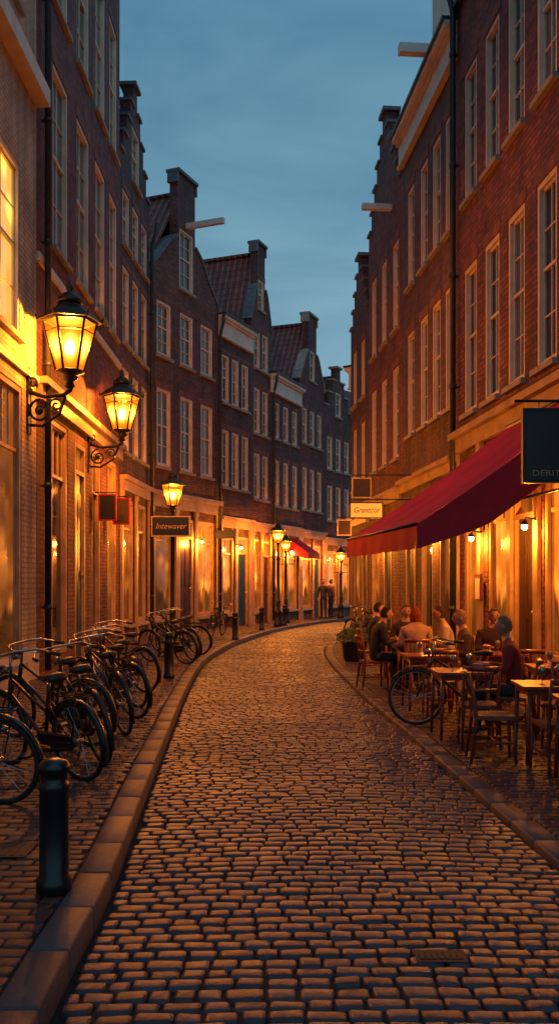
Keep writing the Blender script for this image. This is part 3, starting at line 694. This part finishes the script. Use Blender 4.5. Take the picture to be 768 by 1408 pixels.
# ------------------------------------------------------------ bicycle
def make_bike():
    root=obj('bicycle',None,None,(0,0,0),label='black dutch city bicycle parked on its stand',category='bicycle'); r=.34; wx=.54
    for sx in (-wx,wx):
        h=MB(); h.tube([(0,-.05,0),(0,.05,0)],.022,8)
        for i in range(20):
            a=2*math.pi*i/20; sd=.03 if i%2 else -.03; b_=a+(.25 if i%4<2 else -.25)
            h.tube([(.02*math.cos(b_),sd,.02*math.sin(b_)),(.315*math.cos(a),0,.315*math.sin(a))],.0022,3,sm=False)
        w=part('wheel',h,['chrome'],root,(sx,0,r))
        t=MB(); t.tube([(.325*math.cos(2*math.pi*i/36),0,.325*math.sin(2*math.pi*i/36)) for i in range(36)],.021,8,closed=True); part('tyre',t,['rubber'],w)
        q=MB(); q.tube([(.305*math.cos(2*math.pi*i/36),0,.305*math.sin(2*math.pi*i/36)) for i in range(36)],.008,6,closed=True); part('rim',q,['chrome'],w)
    f=MB(); bb=(-.08,0,.3); st=(-.2,0,.72); hd=(.34,0,.82); hb=(.38,0,.68)
    f.tube([hb,(.15,0,.5),(.0,0,.36),bb],.018,8); f.tube([hd,(.1,0,.68),(-.15,0,.56)],.015,8); f.tube([bb,st,(-.225,0,.82)],.017,8); f.tube([hd,hb],.022,8)
    for s_ in (-1,1):
        f.tube([bb,(-.1,.035*s_,.3),(-wx,.06*s_,r)],.011,6); f.tube([(-.185,.02*s_,.66),(-wx,.06*s_,r)],.009,6)
        f.tube([hb,(.42,.045*s_,.62),(.47,.05*s_,.5),(wx,.055*s_,r)],.011,6)
    f.tube([hb,(.4,0,.62)],.02,6)
    part('frame',f,['black'],root)
    c=MB(); c.tube([(-.56,.05,.36),(-.5,.05,.39),(-.08,.05,.38),(-.0,.05,.31),(-.08,.05,.22),(-.5,.05,.29),(-.56,.05,.33)],.02,6,closed=True); c.box(-.5,-.05,.045,.055,.28,.38); part('chain_guard',c,['black'],root)
    for sx,a0,a1 in ((-wx,.15,1.15),(wx,.2,.95)):
        m=MB(); m.tube([(sx+.365*math.cos(math.pi*(a0+(a1-a0)*i/14)),0,r+.365*math.sin(math.pi*(a0+(a1-a0)*i/14))) for i in range(15)],.028,6,flat=.35)
        part('mudguard',m,['black'],root)
    hbm=MB(); hbm.tube([(.34,0,.82),(.3,0,1.02)],.014,8)
    hbm.tube([(.02,-.3,1.0),(.12,-.3,1.01),(.26,-.24,1.05),(.33,-.1,1.05),(.33,.1,1.05),(.26,.24,1.05),(.12,.3,1.01),(.02,.3,1.0)],.012,8)
    hd_=part('handlebar',hbm,['chrome'],root)
    for s_ in (-1,1):
        g=MB(); g.tube([(.12,.3*s_,1.01),(-.0,.3*s_,1.0)],.018,8); part('grip',g,['leather'],hd_)
    s=MB()
    prof=[(-.16,.02,.0),(-.15,.09,.02),(-.08,.105,.03),(0,.07,.02),(.08,.03,.015),(.14,.018,.01),(.15,.005,0)]
    s.tube([(x-.24,0,.87+z*.4) for x,w_,z in prof],[w_ for x,w_,z in prof],10,flat=.38)
    s.tube([(-.23,0,.72),(-.235,0,.86)],.012,6,mi=1); part('saddle',s,['leather','chrome'],root)
    k=MB()
    for y in (-.06,0,.06): k.tube([(-.3,y,.74),(-.72,y,.74)],.007,5)
    for x in (-.34,-.5,-.7): k.tube([(x,-.065,.74),(x,.065,.74)],.007,5)
    for s_ in (-1,1): k.tube([(-.66,.06*s_,.74),(-wx,.07*s_,r)],.006,5)
    k.tube([(-.3,0,.74),(-.2,0,.73)],.007,5)
    part('luggage_rack',k,['iron'],root)
    l=MB(); l.tube([(.36,0,.9),(.44,0,.9)],[.03,.045],10); l.tube([(.34,0,.87),(.38,0,.9)],.01,5); part('headlight',l,['chrome'],root)
    p=MB(); p.tube([(-.08,-.09,.3),(-.08,.09,.3)],.014,6); p.tube([(-.08,.09,.3),(.03,.09,.18)],.009,5); p.tube([(-.08,-.09,.3),(-.19,-.09,.42)],.009,5); p.box(-.01,.07,.09,.18,.17,.19); p.box(-.23,-.15,-.18,-.09,.41,.43)
    p.tube([(-.2,.02,.3),(-.28,.16,.02)],.009,5); part('pedals',p,['iron'],root)
    return root
bike=make_bike()
def put(o,x,y,z,deg,lean):
    o.rotation_mode='XYZ'; o.location=(x,y,z); o.rotation_euler=(math.radians(lean),0,math.radians(deg))
blist=[(-2.62,7.05,.115,165,-9),(-2.08,8.05,.115,140,-8),(-1.9,8.9,.115,120,-10),(-2.4,9.6,.115,150,-7),(-1.95,10.5,.115,118,-9),(-2.15,11.6,.115,135,-8),(-2.2,12.6,.115,126,-10),(-2.45,14.2,.115,140,-6),
 (-2.3,18.9,.115,140,-8),(-2.2,20.0,.115,130,-8),(-2.3,21.3,.115,150,-9),(-1.95,28.2,.115,75,8),(2.22,11.15,.045,178,6),(2.3,26.0,.045,120,6),(2.5,27.2,.045,100,6)]
bcol=[simple('bicycle_green',(.015,.035,.03),.35),simple('bicycle_maroon',(.06,.01,.012),.35),simple('bicycle_grey',(.06,.065,.07),.35)]
alt=[]
for bc in bcol:
    me=[c for c in bike.children if c.name.startswith('frame')][0].data.copy(); me.materials[0]=bc; alt.append(me)
names=[None,'dark green','maroon','grey']
for i,(x,y,z,dg,ln) in enumerate(blist):
    o=bike if i==0 else copy_tree(bike)
    put(o,x,y,z,dg,ln); o['group']='bicycles parked along the street'
    kx=(i*7)%5
    if i and kx in (1,2,3):
        for c in o.children:
            if c.name.startswith('frame'): c.data=alt[kx-1]
        o['label']='%s dutch city bicycle parked leaning on its stand'%names[kx]
    else: o['label']='black dutch city bicycle parked leaning on its stand'
# ------------------------------------------------------------ chairs and tables
def make_chair():
    root=obj('cafe_chair',None,None,(0,0,0),label='wooden bistro chair with woven seat on the terrace',category='chair')
    m=MB(); m.box(-.2,.2,-.2,.2,.42,.445); m.box(-.19,.19,-.19,.19,.445,.46,1); part('seat',m,['woodchair','rattan'],root)
    for sx in (-1,1):
        l=MB(); l.tube([(.19*sx,.19,0),(.175*sx,.175,.42)],[.014,.019],8); part('leg',l,['woodchair'],root)
        l=MB(); l.tube([(.2*sx,-.24,0),(.18*sx,-.185,.42),(.18*sx,-.2,.6),(.185*sx,-.26,.88)],[.014,.019,.017,.015],8); part('leg',l,['woodchair'],root)
    b_=MB(); 
    for zz,th in ((.85,.03),(.62,.02)):
        b_.tube([(-.18,-.2-(zz-.6)*.22,zz),(0,-.23-(zz-.6)*.25,zz),(.18,-.2-(zz-.6)*.22,zz)],th,6,flat=1)
    for x in (-.1,-.035,.035,.1): b_.tube([(x,-.21,.62),(x,-.275,.85)],.009,5)
    part('backrest',b_,['woodchair'],root)
    s=MB()
    for sx in (-1,1): s.tube([(.18*sx,.18,.2),(.19*sx,-.21,.2)],.01,6)
    s.tube([(-.18,.0,.2),(.18,0,.2)],.01,6); part('stretcher',s,['woodchair'],root)
    return root
chair=make_chair(); chn=[0]
def put_chair(x,y,a):
    o=chair if chn[0]==0 else copy_tree(chair); chn[0]+=1
    o.location=(x,y,.045); o.rotation_euler=(0,0,-math.radians(a)); o['group']='cafe chairs on the terrace'
def make_table():
    root=obj('cafe_table',None,None,(0,0,0),label='small square wooden cafe table on the terrace',category='table')
    m=MB(); m.box(-.31,.31,-.31,.31,.72,.75); part('table_top',m,['wood'],root)
    m=MB(); m.box(-.27,.27,-.27,.27,.66,.719); part('apron',m,['woodchair'],root)
    for sx in (-1,1):
        for sy in (-1,1):
            l=MB(); l.tube([(.27*sx,.27*sy,0),(.25*sx,.25*sy,.7)],[.017,.023],8); part('leg',l,['woodchair'],root)
    return root
table=make_table(); tn=[0]
def put_table(x,y,a=0):
    o=table if tn[0]==0 else copy_tree(table); tn[0]+=1
    o.location=(x,y,.045); o.rotation_euler=(0,0,math.radians(a)); o['group']='cafe tables on the terrace'
tabs=[(2.15,14.9),(2.2,16.9),(2.02,12.6),(3.15,12.85),(2.05,10.35),(2.66,9.0),(2.72,7.85),(3.3,10.9)]
for t in tabs: put_table(t[0],t[1],R.uniform(-6,6))
def glassware(x,y):
    m=MB(); m.lathe([(.03,0),(.032,.003),(.006,.01),(.006,.07),(.03,.1),(.036,.14),(.03,.18)],12)
    o=obj('wine_glass',m.mesh('wine_glass',['chrome']),None,(x,y,.796),label='wine glass on a cafe table',category='glass'); o['group']='wine glasses on the tables'
for t in tabs: glassware(t[0]+.12,t[1]+.05); glassware(t[0]-.1,t[1]-.12)
# ------------------------------------------------------------ people
skins=simple('skin',(.40,.22,.15),.5,var=.08); eyem=simple('eye_dark',(.03,.02,.015),.3,bump=0); lipm=simple('lips',(.25,.09,.07),.5,bump=0)
def person(loc,a,top,legs,hairc,hairstyle='short',lean=8,seated=True,label='',arms=0):
    V=[];E=[];Rr=[];lab=[]
    def add(p,r,parent,lb):
        V.append(Vector(p)); Rr.append(r); lab.append(lb)
        if parent is not None: E.append((parent,len(V)-1))
        return len(V)-1
    ph=.52 if seated else .95
    Rm=Matrix.Rotation(-math.radians(lean),3,'X'); pel=Vector((0,0,ph))
    def up(p): return pel+Rm@(Vector(p)-Vector((0,0,.52)))
    p=add(pel,(.155,.12),None,'legs')
    sp=add(up((0,-.01,.68)),(.145,.11),p,'top'); ch=add(up((0,-.01,.88)),(.175,.125),sp,'top'); ub=add(up((0,0,1.03)),(.13,.095),ch,'top')
    nk=add(up((0,.015,1.12)),(.055,.055),ub,'skin'); hd=add(up((0,.03,1.2)),(.055,.06),nk,'skin')
    for s in (-1,1):
        sh=add(up((.185*s,-.0,1.0)),(.078,.072),ub,'top')
        if seated:
            el=add(up((.25*s,.06,.76)),(.055,.055),sh,'top'); wr=add(Vector((.15*s,.33,.80)) if arms==0 else Vector((.15*s,.3,.6)),(.033,.028),el,'skin2')
            d=(V[wr]-V[el]).normalized()
        else:
            el=add(up((.245*s,.0,.74)),(.052,.052),sh,'top'); wr=add(up((.24*s,.06,.5)),(.033,.028),el,'skin2'); d=(V[wr]-V[el]).normalized()
        pm=add(V[wr]+d*.055,(.034,.016),wr,'skin')
        sd=d.cross(Vector((0,0,1))).normalized() if seated else Vector((0,1,0)); dn=Vector((0,0,-1)) if seated else Vector((-s,0,0))
        for k,(o,ln) in enumerate(((-.027,.06),(-.009,.072),(.009,.068),(.027,.052))):
            f0=add(V[pm]+d*.035+sd*o,(.0095,.0095),pm,'skin'); f1=add(V[f0]+d*ln*.5+dn*.004,(.0085,.0085),f0,'skin'); add(V[f1]+d*ln*.4+dn*.018,(.007,.007),f1,'skin')
        t0=add(V[wr]+d*.03-sd*s*.035,(.011,.011),wr,'skin'); add(V[t0]+d*.04-sd*s*.012+dn*.008,(.009,.009),t0,'skin')
        hp=add(pel+Vector((.09*s,.03,-.01)),(.095,.095),p,'legs')
        if seated:
            kn=add(Vector((.12*s,.42,.51)),(.062,.062),hp,'legs'); an=add(Vector((.12*s,.4-.1*(s>0),.1)),(.04,.04),kn,'legs'); add(V[an]+Vector((.0,.03,-.04)),(.04,.045),an,'shoe'); add(V[an]+Vector((.01*s,.17,-.06)),(.035,.03),len(V)-1,'shoe')
        else:
            kn=add(Vector((.1*s,.02,.5)),(.06,.06),hp,'legs'); an=add(Vector((.1*s,.0,.1)),(.04,.04),kn,'legs'); add(V[an]+Vector((.0,.03,-.05)),(.04,.04),an,'shoe'); add(V[an]+Vector((.01*s,.15,-.06)),(.035,.03),len(V)-1,'shoe')
    me=bpy.data.meshes.new('t'); me.from_pydata([tuple(v) for v in V],E,[]); o=bpy.data.objects.new('t',me); col.objects.link(o)
    md=o.modifiers.new('s','SKIN'); ly=me.skin_vertices[0] if me.skin_vertices else None
    if ly is None:
        bpy.context.view_layer.objects.active=o; bpy.ops.mesh.customdata_skin_add() ; ly=me.skin_vertices[0]
    for i,r in enumerate(Rr): ly.data[i].radius=r; ly.data[i].use_root=(i==0)
    md.use_smooth_shade=True
    sb=o.modifiers.new('ss','SUBSURF'); sb.levels=1; sb.render_levels=1
    bpy.context.view_layer.update()
    ev=bpy.data.meshes.new_from_object(o.evaluated_get(bpy.context.evaluated_depsgraph_get()))
    bpy.data.objects.remove(o)
    mb=MB(); mb.v=[tuple(v.co) for v in ev.vertices]
    segs=[(V[a_],V[b_],lab[b_] if lab[b_]!='skin2' else 'top') for a_,b_ in E]
    for pl in ev.polygons:
        c=pl.center; best=9;bl='top'
        for a_,b_,l_ in segs:
            ab=b_-a_; t=max(0,min(1,(c-a_).dot(ab)/max(ab.length_squared,1e-9))); dd=(c-(a_+ab*t)).length
            if dd<best: best=dd; bl=l_
        mb.f.append(tuple(pl.vertices)); mb.m.append({'skin':0,'top':1,'legs':2,'shoe':3}[bl]); mb.s.append(True)
    hc=up((0,.045,1.26)); n,k=20,14; i0=len(mb.v)
    hv=[]
    for j in range(k+1):
        th=math.pi*j/k
        for q in range(n):
            w=2*math.pi*q/n; dx,dy,dz=math.sin(th)*math.cos(w),math.sin(th)*math.sin(w),-math.cos(th)
            x,y,z=.074*dx,.094*dy,.112*dz
            if dz<0: x*=1+dz*.28; y*=1+dz*.12
            if dy>0:
                y+=.026*math.exp(-((dx/.17)**2+((dz+.12)/.2)**2)); y+=.008*math.exp(-((dx/.3)**2+((dz+.75)/.2)**2))
                for s in (-1,1): y-=.009*math.exp(-(((dx-.38*s)/.18)**2+((dz-.08)/.14)**2))
            hv.append((dx,dy,dz)); mb.v.append(tuple(hc+Vector((x,y,z))))
    for j in range(k):
        for q in range(n):
            a_=i0+j*n; mb.f.append((a_+q,a_+(q+1)%n,a_+n+(q+1)%n,a_+n+q)); mb.s.append(True)
            h=hv[j*n+q]; h2=hv[(j+1)*n+(q+1)%n]; mx,my,mz=(h[0]+h2[0])/2,(h[1]+h2[1])/2,(h[2]+h2[2])/2
            mi=0
            if my>0 and abs(abs(mx)-.38)<.14 and abs(mz-.08)<.1: mi=4
            if my>0 and abs(mx)<.26 and abs(mz+.47)<.09: mi=5
            mb.m.append(mi)
    for s in (-1,1): mb.ell(tuple(hc+Vector((.075*s,-.005,-.005))),.012,.022,.034,8,6,0)
    tm=simple('clothing_top',top,.85,var=.18,scale=14,bump=.3); lm=simple('trousers',legs,.85,var=.15,scale=14)
    body=obj('person',mb.mesh('person',[skins,tm,lm,'leather',eyem,lipm]),None,loc,(0,0,-math.radians(a)),label=label,category='person')
    hm=simple('hair',hairc,.8,var=.45,scale=60,bump=.9,spec=.2); hb=MB()
    n,k=24,18
    def keep(d):
        dx,dy,dz=d
        if dz>.62: return True
        if dy<.12: return dz>(-.55 if hairstyle=='short' else -1)
        return dz>.2+.42*dy+.0 if hairstyle=='short' else dz>.1+.45*dy
    V2=[]
    for j in range(k+1):
        th=math.pi*j/k
        for q in range(n):
            w=2*math.pi*q/n; d=(math.sin(th)*math.cos(w),math.sin(th)*math.sin(w),-math.cos(th))
            rr=1+R.uniform(-.03,.04); x,y,z=.081*d[0]*rr,.101*d[1]*rr-.005,.119*d[2]*rr+.003
            if hairstyle=='long' and d[2]<0: z*=2.0; y-=.02; x*=1.15
            V2.append((d,hc+Vector((x,y,z))))
    hb.v=[tuple(v[1]) for v in V2]
    for j in range(k):
        for q in range(n):
            ids=[j*n+q,j*n+(q+1)%n,(j+1)*n+(q+1)%n,(j+1)*n+q]
            if all(keep(V2[i][0]) for i in ids): hb.f.append(tuple(ids)); hb.m.append(0); hb.s.append(True)
    h=obj('hair',hb.mesh('hair',[hm]),body); 
    return body
def sit(x,y,a,top,legs,hair,style='short',lean=8,label='',arms=0):
    put_chair(x,y,a)
    person((x,y,.045),a,top,legs,hair,style,lean,True,label,arms)
sit(1.55,15.0,80,(.02,.02,.025),(.02,.02,.03),(.03,.02,.015),lean=14,label='seated person in dark jacket leaning toward a cafe table')
sit(2.15,15.6,180,(.04,.035,.035),(.02,.02,.03),(.10,.05,.03),label='seated person in dark sweater facing the street terrace')
sit(2.13,14.2,5,(.42,.28,.22),(.04,.04,.06),(.24,.05,.02),'long',lean=10,label='seated person with long auburn hair and pale top')
sit(2.78,14.75,-85,(.48,.38,.28),(.05,.04,.04),(.06,.035,.02),lean=12,label='seated person in pale shirt leaning on a cafe table')
sit(2.62,12.62,-88,(.09,.05,.035),(.03,.03,.04),(.34,.23,.15),lean=6,label='seated person with greying hair and brown jacket')
sit(3.15,13.5,180,(.06,.035,.035),(.03,.03,.04),(.05,.03,.02),lean=6,label='seated person in dark jacket at a terrace table')
sit(2.68,10.35,-72,(.17,.016,.02),(.02,.022,.035),(.24,.15,.11),lean=7,label='seated person with grey hair and maroon sweater at a table')
sit(1.75,17.1,85,(.02,.02,.028),(.03,.03,.04),(.04,.025,.02),lean=6,label='seated person in dark coat at a far terrace table')
for c in ((2.12,9.72,4),(2.58,8.42,-8),(2.1,11.95,0),(2.62,7.25,-12),(2.78,17.0,-90),(3.05,9.75,-150),(2.1,8.95,95),(3.25,11.5,180)): put_chair(*c)
person((2.05,42.4,.115),200,(.03,.03,.035),(.02,.02,.03),(.03,.02,.015),seated=False,lean=0,label='standing person in dark coat on the pavement')
person((2.4,42.9,.115),60,(.12,.05,.03),(.02,.02,.03),(.03,.02,.015),seated=False,lean=0,label='standing person in brown jacket on the pavement')
# ------------------------------------------------------------ awning
def P3(x,y,z): return Vector((x,y,z))
aw=obj('awning',None,None,(RX(13),13,0),label='large dark red canvas awning over the restaurant terrace',category='awning')
o0=Vector((RX(13),13,0))
Ff=P3(1.12,15,2.5);Nf=P3(1.66,11,2.5);Fw=P3(RX(15)-.06,15,4.35);Nw=P3(RX(11)-.06,11,4.35)
m=MB(); nu,nv=32,14
for i in range(nu+1):
    for j in range(nv+1):
        a=Ff.lerp(Nf,i/nu); b_=Fw.lerp(Nw,i/nu); t=j/nv; p=a.lerp(b_,t)
        p.z-= .08*math.sin(math.pi*t) + .05*(.3+math.sin(math.pi*t))*abs(math.sin(math.pi*4*i/nu))*(0<t<1)+.008*math.sin(i*1.7+j*.9)*(0<t<1); p-=o0; m.v.append(tuple(p))
for i in range(nu):
    for j in range(nv): q=i*(nv+1)+j; m.f.append((q,q+nv+1,q+nv+2,q+1)); m.m.append(0); m.s.append(True)
part('canopy',m,['canvas'],aw)
m=MB(); ns=60; dr=.3
for i in range(ns):
    a=(Ff.lerp(Nf,i/ns))-o0; b_=(Ff.lerp(Nf,(i+1)/ns))-o0
    def off(k): return .012*math.sin(k*.7)+.008*math.sin(k*.31+1)
    A2=a+Vector((-.02+off(i),0,-dr)); B2=b_+Vector((-.02+off(i+1),0,-dr))
    m.face([a,b_,B2,A2],0,True)
part('valance',m,['canvas'],aw)
for (f_,w_) in ((Nf,Nw),(Ff,Fw)):
    m=MB(); k=14
    def ed(t):
        p=f_.lerp(w_,t)-o0; p.z-=.08*math.sin(math.pi*t); return p
    dz=lambda t:Vector((0,.02*math.sin(t*9),-(.3+.28*min(1,t*3))))
    for j in range(k):
        a=ed(j/k); b_=ed((j+1)/k)
        m.face([a,b_,b_+dz((j+1)/k),a+dz(j/k)],0,True)
    part('side_flap',m,['canvas_dark'],aw)
m=MB()
m.tube([Ff-o0,Nf-o0],.022,8)
for t in (0.02,.5,.98):
    a=Ff.lerp(Nf,t)-o0; w=Fw.lerp(Nw,t)-o0; w2=Vector((w.x,w.y,3.1)); m.tube([a,w2],.016,6)
m.tube([Fw-o0,Nw-o0],.05,8)
part('awning_frame',m,['iron'],aw)
p0,a=onface(E1,F1,2.5,.0)
fa=obj('awning',None,None,(p0.x,p0.y,.1),(0,0,a),label='small red awning over a far shop window',category='awning')
m=MB(); m.face([(-.75,-.02,3.6),(.75,-.02,3.6),(.75,-1.0,2.95),(-.75,-1.0,2.95)]); m.face([(-.75,-1.0,2.95),(.75,-1.0,2.95),(.75,-1.01,2.7),(-.75,-1.01,2.7)])
for x in (-.75,.75): m.face([(x,-.02,3.6),(x,-1.0,2.95),(x,-1.01,2.7),(x,-.02,2.9)])
part('canopy',m,['canvas'],fa)
# ------------------------------------------------------------ signs
def board_sign(name,label,loc,w,h,face,frame,text,tmat,size,rotz=0,tw=None,arm=None,d=.05,shear=0,tpos=(0,0)):
    root=obj(name,None,None,loc,(0,0,rotz),label=label,category='sign')
    m=MB(); m.box(-w/2,w/2,-d/2,d/2,-h/2,h/2); part('board',m,[face],root)
    m=MB(); t=.03
    for (x0,x1,z0,z1) in ((-w/2-t,w/2+t,h/2,h/2+t),(-w/2-t,w/2+t,-h/2-t,-h/2),(-w/2-t,-w/2,-h/2,h/2),(w/2,w/2+t,-h/2,h/2)): m.box(x0,x1,-d/2-.012,d/2+.012,z0,z1)
    part('sign_frame',m,[frame],root)
    if text: lettering(text,size,tmat,root,(tpos[0],-d/2-.006,tpos[1]),width=tw,shear=shear)
    if arm:
        m=MB(); 
        x0,x1,zz=arm; m.tube([(x0,0,zz),(x1,0,zz)],.015,6)
        for x in (-w*.35,w*.35): m.tube([(x,0,h/2),(x,0,zz)],.006,5)
        part('sign_bracket',m,['iron'],root)
    return root
board_sign('hanging_sign','black hanging restaurant sign with pale lettering',(3.05,9.5,3.22),.98,.72,'black','iron','DERITZ','stone',.085,tw=.36,arm=(-.6,1.25,.47),tpos=(-.24,-.29))
board_sign('shop_sign','black shop sign with gold lettering on a lamp post',(-2.74,22.95,3.2),.92,.46,'black','gold','Intewaver','gold',.2,tw=.78,shear=.3)
board_sign('cafe_sign','glowing amber cafe sign with dark lettering on wall bracket',(2.0,21.0,3.45),.72,.32,'signlit','signbrown','Grantcor','signbrown',.18,tw=.6,arm=(-.3,1.3,.25),shear=.2)
board_sign('wall_sign','plain brown wooden box sign above a glowing cafe sign',(1.92,21.3,4.0),.4,.42,'signbrown','gold',None,None,0,arm=(-.2,1.4,.3))
board_sign('wall_sign','dark square shop sign with red frame on wall bracket',(-4.04,21.4,3.55),.36,.56,'black','canvas',None,None,0,arm=(-.3,.2,.35))
board_sign('wall_sign','brown shop sign with red frame on wall bracket',(-3.92,22.6,3.55),.36,.6,'signbrown','canvas',None,None,0,arm=(-.4,.2,.37))
board_sign('shop_sign','small black shop sign on a gabled house facade',(-1.95,32.6,3.5),.6,.24,'black','iron','',None,0,arm=(-.3,.3,.2))
board_sign('wall_sign','small dark square sign hanging from a facade',(1.85,26.0,3.35),.34,.4,'signbrown','gold',None,None,0,arm=(-.2,.9,.3))
board_sign('menu_board','framed menu card lit beside the restaurant window',(RX(16.55)-.08,16.55,1.7),.3,.42,'white','woodchair',None,None,0,rotz=angR,d=.03)
# ------------------------------------------------------------ planter
def planter(x,y,s=1):
    root=obj('planter',None,None,(x,y,.04),label='dark round planter with leafy green plant on the terrace edge',category='planter'); root['group']='planters on the terrace'
    m=MB(); m.lathe([(.2*s,0),(.24*s,.05),(.28*s,.4*s),(.3*s,.42*s),(.3*s,.46*s),(.25*s,.46*s),(.25*s,.4*s)],18); part('pot',m,['black'],root)
    m=MB(); 
    for i in range(600):
        a=R.uniform(0,6.28); r=R.random()**.5*.4*s; z=.42*s+R.random()*.42*s*(1-r/.6); c=Vector((r*math.cos(a),r*math.sin(a),z))
        d=Vector((R.uniform(-1,1),R.uniform(-1,1),R.uniform(-.2,1))).normalized(); e=d.orthogonal().normalized()*.02
        L=R.uniform(.05,.1); m.face([c,c+d*L*.5+e,c+d*L,c+d*L*.5-e])
    for i in range(14):
        a=R.uniform(0,6.28); m.tube([(0,0,.4*s),(.12*math.cos(a),.12*math.sin(a),.6*s),(.28*math.cos(a),.28*math.sin(a),.75*s)],.005,4)
    part('foliage',m,['leaf'],root)
planter(1.66,20.2,1.0); planter(1.75,21.6,.8)
def drain(x,y,z,w,d):
    m=MB(); m.box(-w/2,w/2,-d/2,d/2,0,.006)
    for i in range(7):
        xx=-w/2+.03+(w-.06)*i/6; m.box(xx-.012,xx+.012,-d/2+.03,d/2-.03,.006,.009)
    o=obj('drain_cover',m.mesh('drain_cover',['rubber']),None,(x,y,z),label='square cast iron drain cover set in the paving',category='drain cover'); o['group']='drain covers'
drain(.76,4.3,.026,.24,.14); drain(-1.75,5.7,.118,.4,.32)
# ------------------------------------------------------------ sky + sun
w=bpy.data.worlds.new('World'); scene.world=w; w.use_nodes=True; nt=w.node_tree; L=nt.links.new
bg=nt.nodes['Background']
sky=N(nt,'ShaderNodeTexSky',sky_type='NISHITA',sun_disc=False); sky.sun_elevation=math.radians(2); sky.sun_rotation=math.radians(200)
tc=N(nt,'ShaderNodeTexCoord'); sp=N(nt,'ShaderNodeSeparateXYZ'); L(tc.outputs['Generated'],sp.inputs[0])
grad=ramp(nt,sp.outputs[2],[(0,(.185,.31,.40)),(.25,(.145,.295,.40)),(.6,(.078,.21,.325)),(1,(.078,.21,.33))])
mp=N(nt,'ShaderNodeMapping'); mp.inputs['Scale'].default_value=(1.2,1.2,4.0); mp.inputs['Location'].default_value=(.3,.1,.4); L(tc.outputs['Generated'],mp.inputs[0])
no=N(nt,'ShaderNodeTexNoise',Scale=2.0,Detail=8.0,Roughness=.55,Distortion=.6); L(mp.outputs[0],no.inputs['Vector'])
cl=ramp(nt,no.outputs[0],[(.34,(.72,.79,.83)),(.66,(1.3,1.17,1.08))])
mx=N(nt,'ShaderNodeMix',data_type='RGBA',blend_type='MULTIPLY'); mx.inputs[0].default_value=1; L(grad,mx.inputs[6]); L(cl,mx.inputs[7])
sc=N(nt,'ShaderNodeMix',data_type='RGBA',blend_type='MULTIPLY'); sc.inputs[0].default_value=1; L(sky.outputs[0],sc.inputs[6]); sc.inputs[7].default_value=(.05,.05,.05,1)
ad=N(nt,'ShaderNodeMix',data_type='RGBA',blend_type='MIX'); ad.inputs[0].default_value=.95; L(sc.outputs[2],ad.inputs[6]); L(mx.outputs[2],ad.inputs[7])
L(ad.outputs[2],bg.inputs[0]); bg.inputs[1].default_value=1.25
sl=bpy.data.lights.new('sun','SUN'); sl.energy=.12; sl.angle=math.radians(40); sl.color=(.85,.85,1)
so=bpy.data.objects.new('sun',sl); col.objects.link(so); so.rotation_euler=(math.radians(35),0,math.radians(15))
# ------------------------------------------------------------ camera
cd=bpy.data.cameras.new('camera'); cam=bpy.data.objects.new('camera',cd); col.objects.link(cam)
cam.location=(0,0,1.8); cam.rotation_euler=(math.pi/2,0,0); cd.sensor_width=36; cd.sensor_fit='AUTO'; cd.lens=1250/1408*36; cd.shift_y=96/1408; cd.clip_end=1500
scene.camera=cam
scene.view_settings.view_transform='Standard'; scene.view_settings.look='None'; scene.view_settings.exposure=0
